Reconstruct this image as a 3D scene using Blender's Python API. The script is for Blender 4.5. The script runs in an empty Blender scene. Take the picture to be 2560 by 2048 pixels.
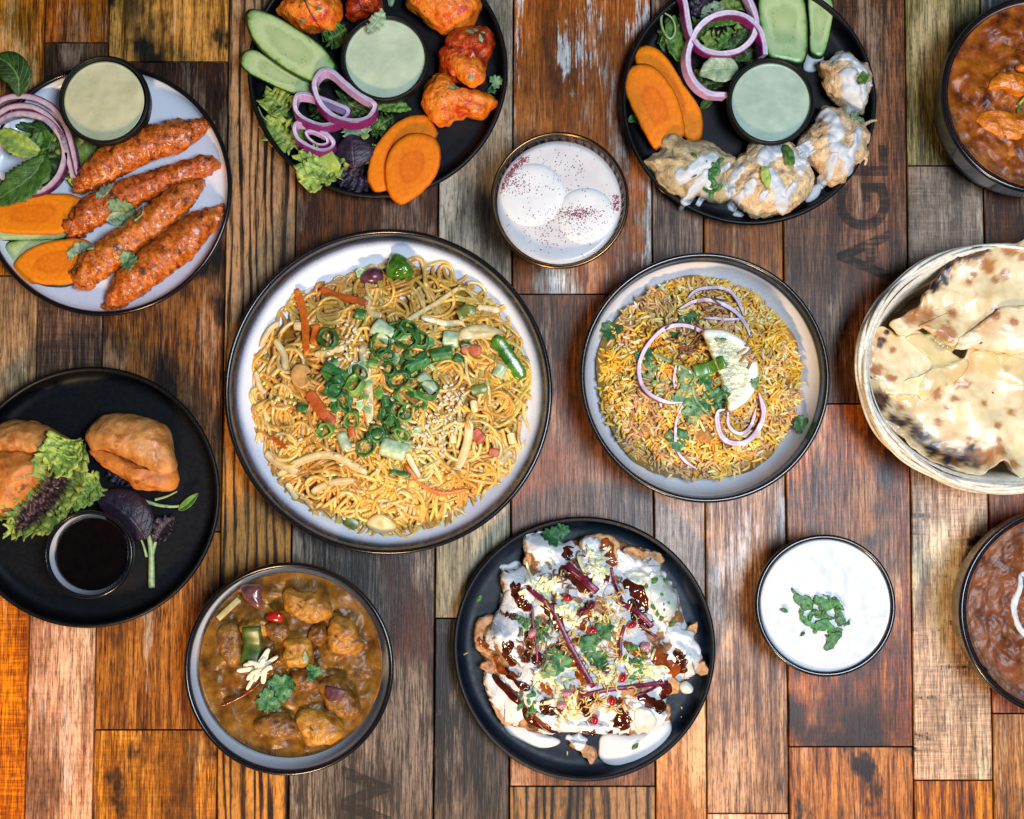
import bpy, math, random
import numpy as np
from mathutils import Vector, noise
from mathutils.bvhtree import BVHTree
random.seed(11)
SC = bpy.context.scene
COL = SC.collection

# ------------------------------------------------------------------ camera
H = 1.10                       # metres above the table
TILT = math.radians(3.4)       # leaning a little towards the far edge
FPX = 3000 * H / math.cos(TILT)
cam_d = bpy.data.cameras.new('camera')
cam = bpy.data.objects.new('camera', cam_d); COL.objects.link(cam)
cam.location = (0, -H * math.tan(TILT), H)
cam.rotation_euler = (TILT, 0, 0)
cam_d.sensor_width = 36; cam_d.lens = FPX * 36 / 2560
cam_d.clip_start = 0.02; cam_d.clip_end = 20
SC.camera = cam

# ------------------------------------------------------------------ light
w = bpy.data.worlds.new('World'); SC.world = w; w.use_nodes = True
w.node_tree.nodes['Background'].inputs[0].default_value = (0.60, 0.72, 1.0, 1)
w.node_tree.nodes['Background'].inputs[1].default_value = 0.06
def area(name, loc, target, size, power, color):
    d = bpy.data.lights.new(name, 'AREA'); d.shape = 'RECTANGLE'
    d.size, d.size_y = size; d.energy = power; d.color = color
    o = bpy.data.objects.new(name, d); COL.objects.link(o); o.location = loc
    o.rotation_euler = (Vector(target) - Vector(loc)).to_track_quat('-Z', 'Y').to_euler()
    return o
area('window_light', (0.50, -0.12, 1.55), (0.0, 0, 0), (0.50, 0.45), 26, (0.72, 0.85, 1.0))
area('warm_lamp', (-0.20, -1.02, 0.70), (0, 0.0, 0), (0.22, 0.16), 17, (1.0, 0.66, 0.36))
vs = SC.view_settings
vs.view_transform = 'Standard'; vs.look = 'None'; vs.exposure = 0.0; vs.gamma = 1.0; vs.use_curve_mapping = False
SC.cycles.max_bounces = 8; SC.cycles.transparent_max_bounces = 8

# ------------------------------------------------------------------ geometry helpers
def U(px, py, z=0.0):
    dx = (px - 1280) / FPX; dy = -(py - 1024) / FPX
    ca, sa = math.cos(TILT), math.sin(TILT)
    d = Vector((dx, dy * ca + sa, dy * sa - ca))
    k = (z - cam.location.z) / d.z
    return Vector(cam.location) + d * k
CROPS = dict(A=(0, 100, 2.3953), B=(560, 0, 2.9135), C=(1520, 0, 2.9743), D=(1180, 300, 4.1068),
             E=(540, 540, 2.00581), F=(1440, 600, 2.53636), G=(1120, 1270, 2.46429), H=(440, 1380, 2.975),
             I=(0, 880, 2.39655), J=(2100, 560, 2.46522), K=(1860, 1260, 2.87429), L=(2260, 0, 3.08),
             S=(0, 0, 1.0))
CR = 'S'
def use(c):
    global CR
    CR = c
def P(x, y, z=0.0):                    # point of the plate region now worked on, at height z
    ox, oy, s = CROPS[CR]
    return U(ox + x / s, oy + y / s, z)
def PX(v, z=0.03):                     # length
    return v / CROPS[CR][2] / 3000 * (H - z) / H
def PP(pts, z=0.0):
    return np.array([P(x, y, z)[:] for x, y in pts])

def cat(pts, n, closed=False):
    p = np.array(pts, float); m = len(p)
    if m == 2 and not closed:
        t = np.linspace(0, 1, n)[:, None]; return p[0] * (1 - t) + p[1] * t
    out = []
    segs = m if closed else m - 1
    for i in range(segs):
        if closed: a, b, c, d = p[(i - 1) % m], p[i], p[(i + 1) % m], p[(i + 2) % m]
        else:
            b, c = p[i], p[i + 1]
            a = p[i - 1] if i > 0 else 2 * b - c
            d = p[i + 2] if i + 2 < m else 2 * c - b
        for t in np.linspace(0, 1, 12, endpoint=False):
            out.append(.5 * ((2 * b) + (-a + c) * t + (2 * a - 5 * b + 4 * c - d) * t * t + (-a + 3 * b - 3 * c + d) * t ** 3))
    out.append(p[0] if closed else p[-1])
    out = np.array(out)
    L = np.r_[0, np.cumsum(np.linalg.norm(np.diff(out[:, :2], axis=0), axis=1) + 1e-9)]
    s = np.linspace(0, L[-1], n + 1)[:-1] if closed else np.linspace(0, L[-1], n)
    return np.stack([np.interp(s, L, out[:, k]) for k in range(out.shape[1])], 1)

def fn(x, y, z, s, o=3):
    return noise.fractal(Vector((x * s, y * s, z * s)), 1.0, 2.0, o)
def nv(v, s, seed=0):
    return noise.noise_vector(Vector((v[0] * s + seed, v[1] * s, v[2] * s)))

SURF = {}
def Z(x, y, key, default=0.0):
    best = default; o = Vector((x, y, 0.4)); d = Vector((0, 0, -1))
    for t in SURF.get(key, ()):
        h = t.ray_cast(o, d)
        if h[0] is not None and h[0].z > best: best = h[0].z
    return best

WO = {}
def fix(o, name, label, cate, group, kind):
    if label: o['label'] = label
    if cate: o['category'] = cate
    if group: o['group'] = group
    if kind: o['kind'] = kind
def empty(name, loc, label, cate, group=None, kind=None):
    o = bpy.data.objects.new(name, None); COL.objects.link(o); o.location = loc
    o.empty_display_size = .01
    WO[o.name] = Vector(loc); fix(o, name, label, cate, group, kind); return o
def mk(name, V, F, mat, label=None, cate=None, group=None, kind=None, parent=None, attrs=None, smooth=True, surf=None, org=None, solid=0, sub=0):
    V = np.asarray(V, float)
    if org is None: org = Vector((V[:, 0].mean(), V[:, 1].mean(), V[:, 2].min()))
    org = Vector(org)
    me = bpy.data.meshes.new(name)
    Vl = V - np.array(org[:])
    me.from_pydata(Vl.tolist(), [], F)
    if smooth: me.polygons.foreach_set('use_smooth', [True] * len(me.polygons))
    for k, a in (attrs or {}).items():
        a = np.asarray(a, np.float32)
        if a.ndim == 1:
            at = me.attributes.new(k, 'FLOAT', 'POINT'); at.data.foreach_set('value', a)
        else:
            if a.shape[1] == 3: a = np.c_[a, np.ones(len(a), np.float32)]
            at = me.attributes.new(k, 'FLOAT_COLOR', 'POINT'); at.data.foreach_set('color', a.ravel())
    me.update()
    o = bpy.data.objects.new(name, me); COL.objects.link(o)
    for m in (mat if isinstance(mat, (list, tuple)) else [mat]): me.materials.append(m)
    if parent is not None:
        o.parent = parent; o.location = org - WO[parent.name]
    else: o.location = org
    WO[o.name] = org
    fix(o, name, label, cate, group, kind)
    if solid:
        s = o.modifiers.new('thickness', 'SOLIDIFY'); s.thickness = solid; s.offset = 0
    if sub:
        s = o.modifiers.new('smooth', 'SUBSURF'); s.levels = s.render_levels = sub
    if surf: SURF.setdefault(surf, []).append(BVHTree.FromPolygons(V.tolist(), F))
    return o

class Acc:                              # joins geometry into one mesh
    def __init__(s): s.V = []; s.F = []; s.n = 0; s.C = []; s.A = []
    def add(s, V, F, col=None, a=None):
        V = np.asarray(V); s.V.append(V); k = s.n
        s.F += [tuple(i + k for i in f) for f in F]; s.n += len(V)
        if col is not None: s.C.append(np.tile(np.array(col, np.float32), (len(V), 1)) if np.ndim(col) == 1 else np.asarray(col, np.float32))
        if a is not None: s.A.append(np.asarray(a, np.float32))
    def get(s): return np.concatenate(s.V), s.F
    def cols(s): return np.concatenate(s.C)

def grid_faces(nu, nv, cu=False, cv=False, off=0):
    F = []
    for i in range(nu if cu else nu - 1):
        for j in range(nv if cv else nv - 1):
            a = i * nv + j; b = ((i + 1) % nu) * nv + j
            c = ((i + 1) % nu) * nv + (j + 1) % nv; d = i * nv + (j + 1) % nv
            F.append((a + off, b + off, c + off, d + off))
    return F

def lathe(prof, c, segs=128, attr=None):
    """profile (r, z) from the outside bottom to the inside centre, about c"""
    n = len(prof); ang = np.linspace(0, 2 * math.pi, segs, endpoint=False)
    V = np.array([(c[0] + r * math.cos(a), c[1] + r * math.sin(a), c[2] + z) for a in ang for r, z in prof])
    F = grid_faces(segs, n, cu=True)
    A = None if attr is None else np.tile(np.array(attr), segs)
    return V, F, A

def tube(p, r, sides=6, closed=False, flat=1.0):
    p = np.asarray(p, float); n = len(p)
    t = np.gradient(p, axis=0)
    if closed: t = np.roll(p, -1, 0) - np.roll(p, 1, 0)
    t /= np.linalg.norm(t, axis=1)[:, None] + 1e-12
    up = np.array([0, 0, 1.0])
    s = np.cross(t, up); ln = np.linalg.norm(s, axis=1); s[ln < 1e-4] = (1, 0, 0); s /= np.linalg.norm(s, axis=1)[:, None]
    b = np.cross(s, t)
    r = np.broadcast_to(np.asarray(r, float), (n,))
    a = np.linspace(0, 2 * math.pi, sides, endpoint=False)
    V = (p[:, None] + r[:, None, None] * (np.cos(a)[None, :, None] * s[:, None] + flat * np.sin(a)[None, :, None] * b[:, None])).reshape(-1, 3)
    F = grid_faces(n, sides, cu=closed, cv=True)
    if not closed:
        F.append(tuple(range(sides))[::-1]); F.append(tuple((n - 1) * sides + k for k in range(sides)))
    return V, F

def band(p, w, h, up=(0, 0, 1), closed=False, flip=False, bev=.25):
    """strip of rectangular section; attr 0 at the inner side, 1 at the outer"""
    p = np.asarray(p, float); n = len(p)
    t = (np.roll(p, -1, 0) - np.roll(p, 1, 0)) if closed else np.gradient(p, axis=0)
    t /= np.linalg.norm(t, axis=1)[:, None] + 1e-12
    up = np.asarray(up, float); up = np.broadcast_to(up / np.linalg.norm(up), (n, 3))
    s = np.cross(t, up); s /= np.linalg.norm(s, axis=1)[:, None] + 1e-12
    if closed:
        ar = 0.5 * np.sum(p[:, 0] * np.roll(p[:, 1], -1) - np.roll(p[:, 0], -1) * p[:, 1])
        if ar < 0: s = -s
    if flip: s = -s
    w = np.broadcast_to(np.asarray(w, float), (n,)); h = np.broadcast_to(np.asarray(h, float), (n,))
    q = .5 - bev * .5
    sec = [(-.5, -q), (-.5, q), (-q, .5), (0, .5), (q, .5), (.5, q), (.5, -q), (q, -.5), (-q, -.5)]
    V = np.stack([p + s * (a * w)[:, None] + up * (b * h)[:, None] for a, b in sec], 1).reshape(-1, 3)
    A = np.tile(np.array([a + .5 for a, b in sec]), n)
    F = grid_faces(n, len(sec), cu=closed, cv=True)
    if not closed:
        k = len(sec); F.append(tuple(range(k))); F.append(tuple((n - 1) * k + j for j in range(k))[::-1])
    return V, F, A

def slab(O, zb, top, rings=8, c=None, amp=0.0, ns=200., seed=0, low=0.9, lowz=0.0, ramp=None, edge=1.25):
    """closed piece with outline O (n x 2): zb(x,y) or number below it, top(t) height from centre (0) to rim (1)"""
    O = np.asarray(O)[:, :2]; n = len(O)
    c = O.mean(0) if c is None else np.asarray(c)[:2]
    zf = zb if callable(zb) else (lambda x, y: zb)
    V = [(c[0], c[1], zf(*c) + top(0.0))]; R = [0.0]
    for k in range(1, rings + 1):
        t = 1 - (1 - k / rings) ** edge
        for q in O:
            x, y = c + (q - c) * t
            V.append((x, y, zf(x, y) + top(t))); R.append(t)
    for q in O:
        x, y = c + (q - c) * low
        V.append((x, y, zf(x, y) + lowz)); R.append(1.0)
    V.append((c[0], c[1], zf(*c) + lowz)); R.append(1.0)
    V = np.array(V)
    if amp:
        for i in range(1 + rings * n):
            d = nv(V[i], ns, seed) * .65 + nv(V[i], ns * 2.3, seed + 5) * .35
            V[i] += np.array(d[:]) * amp
    F = [(0, 1 + j, 1 + (j + 1) % n) for j in range(n)]
    for k in range(rings):
        a = 1 + k * n
        F += [(a + j, a + n + j, a + n + (j + 1) % n, a + (j + 1) % n) for j in range(n)]
    a = 1 + rings * n; e = len(V) - 1
    F += [(a + j, e, a + (j + 1) % n) for j in range(n)]
    return V, F, np.array(R)
def dome(th, lo=.35, p=2.0):
    return lambda t: th * (lo + (1 - lo) * max(0, 1 - t ** p) ** .5)
def flat(th, r=.12):
    return lambda t: th * (1 if t < 1 - r else .45 + .55 * max(0, 1 - ((t - 1 + r) / r) ** 2) ** .5)

def leafgeo(path, wid, zf, arch=.0, fold=.0, serr=0., nserr=14, ruf=0., nruf=5, nu=28, nv_=9, peak=.45, wr=.0, lift=None, tipw=0.0, seed=0):
    """leaf along path (world xy, base to tip): attrs u (0..1 along), v (-1..1 across)"""
    c = cat(np.asarray(path)[:, :2], nu)
    t = np.gradient(c, axis=0); t /= np.linalg.norm(t, axis=1)[:, None] + 1e-12
    s = np.stack([-t[:, 1], t[:, 0]], 1)
    V = []; A = []; B = []
    e = math.log(.5) / math.log(peak)
    for i in range(nu):
        u = i / (nu - 1)
        wv = wid * (max(0, math.sin(math.pi * min(1, max(0, u)) ** e)) ** .75 * (1 - tipw) + tipw * min(1, u * 5)) + wid * .02
        for j in range(nv_):
            v = -1 + 2 * j / (nv_ - 1)
            sw = wv * (1 + serr * (((u * nserr) % 1) - .5) * abs(v) ** 3)
            q = c[i] + s[i] * sw * v
            r = ruf * abs(v) ** 1.6 * math.sin(2 * math.pi * nruf * u + (1.7 if v > 0 else 0) + 2 * noise.noise(Vector((u * 4 + seed, v, 0))))
            q = q + s[i] * r * .5 * v + t[i] * ruf * abs(v) ** 2 * .8 * math.cos(2 * math.pi * nruf * 1.3 * u + seed)
            z = zf(q[0], q[1]) + arch * math.sin(math.pi * u) * (1 - .5 * v * v) + fold * abs(v) * wv / max(wid, 1e-9) + r
            if lift: z += lift(u)
            if wr: z += wr * noise.noise(Vector((q[0] * 260, q[1] * 260, seed)))
            V.append((q[0], q[1], z)); A.append(u); B.append(v)
    return np.array(V), grid_faces(nu, nv_), dict(u=A, v=B)

def lobed(cx, cy, r, rot=0, lobes=3, seed=0):
    """outline of a coriander leaflet"""
    O = []
    for k in range(54):
        a = 2 * math.pi * k / 54
        f = .60 + .30 * abs(math.cos(lobes * a / 2)) ** .7 + .10 * math.cos(lobes * 3 * a + seed)
        f *= .55 + .45 * min(1, abs(((a - math.pi) / math.pi)) * 2.0 + .45)
        O.append((cx + r * f * math.cos(a + rot), cy + r * f * math.sin(a + rot)))
    return O
# ------------------------------------------------------------------ materials
def S(h):
    h = h.lstrip('#'); v = [int(h[i:i + 2], 16) / 255 for i in (0, 2, 4)]
    return tuple((x / 12.92 if x <= .04045 else ((x + .055) / 1.055) ** 2.4) for x in v)
class Mat:
    def __init__(s, name):
        s.m = bpy.data.materials.new(name); s.m.use_nodes = True; s.nt = s.m.node_tree
        s.b = s.nt.nodes['Principled BSDF']; s.tc = s.nt.nodes.new('ShaderNodeTexCoord'); s.maps = {}
    def nd(s, t): return s.nt.nodes.new(t)
    def put(s, sock, v):
        if isinstance(v, bpy.types.NodeSocket): s.nt.links.new(v, sock)
        elif isinstance(v, (tuple, list)) and len(v) == 3 and sock.type == 'RGBA': sock.default_value = (*v, 1)
        else: sock.default_value = v
    def vec(s, st=(1, 1, 1), off=(0, 0, 0)):
        k = (tuple(st), tuple(off))
        if k not in s.maps:
            n = s.nd('ShaderNodeMapping'); n.inputs['Scale'].default_value = st; n.inputs['Location'].default_value = off
            s.nt.links.new(s.tc.outputs['Object'], n.inputs['Vector']); s.maps[k] = n.outputs[0]
        return s.maps[k]
    def noise(s, scale, detail=4, rough=.55, st=(1, 1, 1), off=(0, 0, 0), dist=0.0):
        n = s.nd('ShaderNodeTexNoise'); n.inputs['Scale'].default_value = scale; n.inputs['Detail'].default_value = detail
        n.inputs['Roughness'].default_value = rough; n.inputs['Distortion'].default_value = dist
        s.nt.links.new(s.vec(st, off), n.inputs['Vector']); return n.outputs[0]
    def vor(s, scale, feat='F1', st=(1, 1, 1), off=(0, 0, 0)):
        n = s.nd('ShaderNodeTexVoronoi'); n.feature = feat; n.inputs['Scale'].default_value = scale
        s.nt.links.new(s.vec(st, off), n.inputs['Vector']); return n.outputs['Distance']
    def wave(s, scale, dist, det=2, st=(1, 1, 1), off=(0, 0, 0)):
        n = s.nd('ShaderNodeTexWave'); n.bands_direction = 'X'; n.inputs['Scale'].default_value = scale
        n.inputs['Distortion'].default_value = dist; n.inputs['Detail'].default_value = det; n.inputs['Detail Scale'].default_value = 1.2
        s.nt.links.new(s.vec(st, off), n.inputs['Vector']); return n.outputs['Fac']
    def attr(s, name, out='Fac'):
        n = s.nd('ShaderNodeAttribute'); n.attribute_name = name; return n.outputs[out]
    def math(s, op, a, b=0.0, c=0.0, clamp=False):
        n = s.nd('ShaderNodeMath'); n.operation = op; n.use_clamp = clamp
        s.put(n.inputs[0], a); s.put(n.inputs[1], b); s.put(n.inputs[2], c); return n.outputs[0]
    def mr(s, x, lo, hi, a=0., b=1.):
        n = s.nd('ShaderNodeMapRange'); n.interpolation_type = 'SMOOTHSTEP'
        for i, v in enumerate((x, lo, hi, a, b)): s.put(n.inputs[i], v)
        return n.outputs[0]
    def ramp(s, x, stops):
        n = s.nd('ShaderNodeValToRGB'); e = n.color_ramp.elements
        while len(e) < len(stops): e.new(.5)
        for k, (p, c) in zip(e, stops): k.position = p; k.color = (*c, 1)
        s.put(n.inputs[0], x); return n.outputs[0]
    def mix(s, f, a, b, mode='MIX'):
        n = s.nd('ShaderNodeMix'); n.data_type = 'RGBA'; n.blend_type = mode
        s.put(n.inputs[0], f); s.put(n.inputs[6], a); s.put(n.inputs[7], b); return n.outputs[2]
    def bump(s, h, strength, dist):
        n = s.nd('ShaderNodeBump'); n.inputs['Strength'].default_value = strength; n.inputs['Distance'].default_value = dist
        s.put(n.inputs['Height'], h); s.nt.links.new(n.outputs[0], s.b.inputs['Normal']); return n
    def set(s, **k):
        for n, v in k.items(): s.put(s.b.inputs[n.replace('_', ' ')], v)
        return s.m

def ev(cols, a=.32, b=.68):
    n = len(cols); return [(a + (b - a) * i / max(1, n - 1), c) for i, c in enumerate(cols)]
def pm(name, cols, scale=200, detail=4, st=(1, 1, 1), rough=.5, spec=.5, bump=0., bscale=600, bdist=.001, coat=0., sss=0., sssr=.003,
       spots=(), attr=None, vcol=False, rand=.10, trans=0., rng=(.32, .68), rspots=None):
    """cols: hex colours over a noise; attr=(name, [(pos, hex)]) a ramp over a mesh attribute, shaded by cols as greys"""
    g = Mat(name)
    base = g.ramp(g.noise(scale, detail, .6, st), ev([S(c) for c in cols], *rng))
    if attr:
        x = g.math('ADD', g.attr(attr[0]), g.math('MULTIPLY', g.math('SUBTRACT', g.noise(scale * 1.7, 3), .5), .10))
        base = g.mix(1.0, g.ramp(x, [(p, S(c)) for p, c in attr[1]]), base, 'MULTIPLY')
    if vcol: base = g.mix(1.0, g.attr('Col', 'Color'), base, 'MULTIPLY')
    for i, (c, sc, lo, hi) in enumerate(spots):
        base = g.mix(g.mr(g.noise(sc, 4, .6, off=(i * 3.1 + 1, 2, i)), lo, hi), base, S(c))
    if rand:
        oi = g.nd('ShaderNodeObjectInfo'); hs = g.nd('ShaderNodeHueSaturation')
        g.put(hs.inputs['Value'], g.math('ADD', g.math('MULTIPLY', oi.outputs['Random'], 2 * rand), 1 - rand))
        g.put(hs.inputs['Hue'], g.math('ADD', g.math('MULTIPLY', oi.outputs['Random'], rand * .12), .5 - rand * .06))
        g.put(hs.inputs['Color'], base); base = hs.outputs[0]
    g.put(g.b.inputs['Base Color'], base)
    r = rough
    if rspots: r = g.mr(g.noise(rspots[0], 3), rspots[1], rspots[2], rspots[3], rough)
    g.set(Roughness=r, Coat_Weight=coat, Coat_Roughness=.15)
    g.b.inputs['Specular IOR Level'].default_value = spec
    if bump: g.bump(g.noise(bscale, 5, .6, off=(3, 1, 2)), bump, bdist)
    if sss:
        g.b.inputs['Subsurface Weight'].default_value = sss; g.b.inputs['Subsurface Scale'].default_value = sssr
    if trans: g.b.inputs['Transmission Weight'].default_value = trans
    return g.m

def wood(name, cols, seed, con=1.0, fine=1.0, ring=0.0, cross=0.0, paints=(), smear=None, blot=.35, rough=.36):
    g = Mat(name); off = (seed * 1.37, seed * .73, seed * .11); pc_ = []
    for i, c in enumerate(cols):      # richer, more contrasted stain
        v = S(c); l = .3 * v[0] + .55 * v[1] + .15 * v[2]; k = .34 + .90 * i / (len(cols) - 1)
        pc_.append(tuple(max(.002, (l + (q - l) * 1.26) * k * t_) for q, t_ in zip(v, (1.09, .95, .85))))
    f1 = g.noise(520, 6, .75, (1, .035, 1), off, .3)
    f2 = g.noise(120, 4, .6, (1, .05, 1), off, .8)
    f3 = g.noise(16, 5, .6, (1, .45, 1), off)
    f4 = g.noise(900, 3, .7, (1, .05, 1), off)
    f5 = g.noise(330, 3, .6, (1, .5, 1), (off[0], off[1] + 5, 2))
    x = g.math('ADD', g.math('MULTIPLY', f1, .42 * fine), g.math('MULTIPLY', f2, .30))
    x = g.math('ADD', x, g.math('MULTIPLY', f3, blot))
    x = g.math('ADD', x, g.math('MULTIPLY', f4, .30 * fine))
    tot = .72 * fine + .30 + blot
    if cross:
        x = g.math('ADD', x, g.math('MULTIPLY', g.noise(520, 4, .7, (.05, 1, 1), off), cross)); tot += cross
    if ring:
        w_ = g.math('ADD', g.math('MULTIPLY', g.wave(38, 11.0, 3.0, (1, .09, 1), off), .7), g.math('MULTIPLY', f2, .45))
        x = g.math('ADD', x, g.math('MULTIPLY', g.math('POWER', w_, .6), ring * .4)); tot += ring * .25
    x = g.math('DIVIDE', x, tot)
    h = .125 / con
    col = g.ramp(g.mr(x, .5 - h, .5 + h), [(i / (len(cols) - 1), c) for i, c in enumerate(pc_)])
    col = g.mix(g.mr(g.math('ADD', g.math('MULTIPLY', g.noise(24, 5, .65, (1, .22, 1), (off[0] + 2, off[1] + 8, 1)), .75), g.math('MULTIPLY', f1, .25)), .53, .63, 0, .8 if ring < .4 else .2), col, tuple(min(.8, .55 * (v * 1.3 + .04) + .45 * w2) for v, w2 in zip(pc_[-1], S('#bfa68a'))))
    col = g.mix(g.mr(g.math('ADD', g.math('MULTIPLY', g.noise(20, 5, .65, (1, .35, 1), (off[0] + 6, off[1] + 3, 4)), .7), g.math('MULTIPLY', f4, .3)), .54, .66, 0, .8), col, tuple(v * .55 for v in pc_[0]))
    if smear:   # a broad stain: colour, scale, lo, hi
        m = g.mr(g.math('ADD', g.math('MULTIPLY', g.noise(smear[1], 4, .6, (1, .6, 1), (off[0] + 4, off[1], 0)), .8), g.math('MULTIPLY', f1, .2)), smear[2], smear[3])
        col = g.mix(m, col, g.mix(f2, S(smear[0]), col, 'MULTIPLY'))
    if ring: col = g.mix(1.0, col, g.mr(g.math('ADD', w_, g.math('MULTIPLY', g.math('SUBTRACT', f1, .5), 1.1)), .15, .62, max(.12, 1 - ring), 1.0), 'MULTIPLY')
    for i, (c, sc, lo, hi, st) in enumerate(paints):   # worn paint
        a = g.noise(sc, 6, .68, st, (off[0] + 7 + i * 3, off[1] + i, 0))
        b = g.math('ADD', g.math('MULTIPLY', a, .72), g.math('MULTIPLY', f1, .28))
        pc = g.ramp(g.noise(300, 4, .6, (1, .2, 1), off), ev([tuple(v * .6 for v in S(c)), S(c)]))
        col = g.mix(g.mr(b, lo, hi), col, pc)
    dk = g.math('MULTIPLY', g.mr(f4, .36, .48, .42, 1.03), g.mr(f5, .30, .55, .72, 1.08))
    col = g.mix(1.0, col, dk, 'MULTIPLY')
    g.put(g.b.inputs['Base Color'], col)
    g.set(Roughness=g.mr(f1, .3, .7, rough + .12, rough - .06)); g.b.inputs['Specular IOR Level'].default_value = .40
    g.bump(g.math('ADD', f1, g.math('MULTIPLY', f4, .5)), .35, .0006)
    return g.m

# ------------------------------------------------------------------ the table of mixed planks
use('S')
V0 = [P(x, y, -.012) for x, y in ((-260, -260), (2820, -260), (2820, 2310), (-260, 2310))]
V0 = np.array([v[:] for v in V0]); V1 = V0.copy(); V1[:, 2] -= .025
table = mk('table', np.r_[V0, V1], [(3, 2, 1, 0), (4, 5, 6, 7)] + [(i, (i + 1) % 4, 4 + (i + 1) % 4, 4 + i) for i in range(4)],
           pm('table core', ['#120c08', '#1c130d'], rough=.9), label='rustic table top of mixed brown, grey and painted wood planks', cate='table', kind='structure', smooth=False)
LX = {0: [(0, 113), (830, 92), (2048, 60)], 1: [(0, 272), (830, 258), (1600, 237), (2048, 230)], 2: [(0, 573), (830, 564), (1440, 555), (2048, 540)],
      3: [(0, 745), (500, 739), (1440, 723), (2048, 720)], 4: [(0, 1100), (540, 1095), (1400, 1089), (2048, 1083)], 5: [(0, 1284), (700, 1277), (2048, 1273)],
      6: [(0, 1627), (700, 1627), (1260, 1638), (2048, 1640)], 7: [(0, 1756), (600, 1757), (1300, 1767), (2048, 1768)],
      8: [(0, 1952), (620, 1957), (1250, 1969), (2048, 1973)], 9: [(0, 2263), (650, 2270), (1170, 2280), (2048, 2286)],
      10: [(0, 2451), (480, 2457), (1230, 2470), (2048, 2485)]}
def lx(i, y):
    if i < 0: return -230
    if i > 10: return 2790
    q = LX[i]
    a, b = q[0], q[-1]
    return a[1] + (b[1] - a[1]) * (y - a[0]) / (b[0] - a[0])
PLANKS = []
def plank(i, y0, y1, mat, dz=0.0, nm='plank', gx=2.2):
    g = gx; dz = dz + .0005 * math.sin(i * 5.1 + y0)
    n = 10; V = []
    zt = dz
    for k in range(n + 1):
        y = y0 + g + (y1 - y0 - 2 * g) * k / n
        xl, xr = lx(i - 1, y) + g, lx(i, y) - g
        wob = .6 * noise.noise(Vector((i * 3.3, y * .01, 0))), .6 * noise.noise(Vector((i * 3.3 + 9, y * .01, 0)))
        a, b = P(xl + wob[0], y, zt), P(xr + wob[1], y, zt)
        bev = .0007
        for q, zz in ((0, -.010), (0, -bev), (bev, 0), (None, 0)):
            if q is None: continue
            V.append((a.x + q, a.y, zt + zz))
        for q, zz in ((-bev, 0), (0, -bev), (0, -.010)):
            V.append((b.x + q, b.y, zt + zz))
    # round the two ends down
    V = np.array(V); m = 6
    for row, s in ((0, -1), (n, 1)):
        pass
    F = grid_faces(n + 1, m)
    F.append(tuple(range(m))); F.append(tuple(n * m + j for j in range(m))[::-1])
    o = mk(nm, V, F, mat, parent=table, smooth=False, org=(V[:, 0].mean(), V[:, 1].mean(), zt))
    PLANKS.append(o); return o
T, B_ = -230, 2290
wd = wood
# column 0 (far left)
plank(0, T, 690, wd('wood honey', ['#6d4518', '#b07a3c', '#d4a468'], 1, 1.0, 1, blot=.3))
plank(0, 690, 1240, wd('wood pale tan', ['#5a4a3a', '#a88d70', '#cdb594'], 2, .9, paints=[('#3c3a38', 40, .60, .66, (1, .4, 1))]))
plank(0, 1240, B_, wd('wood amber', ['#5a2c06', '#b1691a', '#e09a3c'], 3, 1.0, cross=.35))
plank(1, T, 107, wd('wood rust', ['#3a1d0b', '#7c4a22', '#a87038'], 4, .9))
plank(1, 107, 480, wd('wood dark smoke', ['#1c1511', '#3d2e24', '#6b5440'], 5, 1.0))
plank(1, 480, 1240, wd('wood ash brown', ['#2b221e', '#5c4a40', '#8a7260'], 6, 1.0, cross=.15, paints=[('#b59a86', 45, .60, .68, (1, .3, 1))]))
plank(1, 1240, B_, wd('wood blush', ['#7a5a48', '#b58d75', '#e0bda6'], 7, 1.0, cross=.1, paints=[('#ead2c0', 60, .55, .66, (1, .12, 1))]))
plank(2, T, 155, wd('wood tan smeared', ['#4c3216', '#8f6a3a', '#c8a06a'], 8, .9, 1, ring=.25, smear=('#2c2a22', 22, .46, .56)))
plank(2, 155, 480, wd('wood dark chipped', ['#17100c', '#3a281d', '#644632'], 9, .9, paints=[('#d8d2c6', 34, .64, .67, (1, .8, 1)), ('#8d8a7c', 26, .66, .74, (1, .4, 1))]))
plank(2, 480, 1330, wd('wood burnt umber', ['#1b120c', '#503621', '#8a6340'], 10, 1.1, 1.2, smear=('#20160f', 18, .48, .58), paints=[('#a59c84', 30, .66, .74, (1.6, .15, 1))]))
plank(2, 1330, 1825, wd('wood russet worn', ['#2c190c', '#784c2a', '#a67a4c'], 11, 1.0, 1.1, paints=[('#c8a88c', 42, .585, .67, (1, .16, 1))]))
plank(2, 1825, B_, wd('wood golden', ['#4a2b10', '#a06c36', '#d8a768'], 12, 1.0, 1.1, cross=.12, smear=('#3e2c1a', 26, .52, .62)))
plank(3, T, 930, wd('wood rustic pine', ['#0a0705', '#38271d', '#67503c', '#9a8268'], 13, 1.25, .9, ring=.80, paints=[('#7a7264', 30, .62, .74, (1, .1, 1))]))
plank(3, 930, B_, wd('wood rustic pine brown', ['#0a0503', '#3a2212', '#70482a', '#a07a4c'], 14, 1.25, .9, ring=.80))
plank(4, T, 980, wd('wood mahogany', ['#1a0e08', '#4a2c1b', '#70472c'], 15, .9, 1.1))
PL_W = plank(4, 980, B_, wd('wood charcoal', ['#121110', '#3c3630', '#77706a'], 16, 1.0, 1.2, smear=('#5a3018', 14, .50, .62), paints=[('#8d8d8c', 22, .60, .72, (1.4, .18, 1))]))
plank(5, T, 980, wd('wood weathered grey', ['#4d4a42', '#8d887c', '#b5afa2'], 17, .8))
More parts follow.
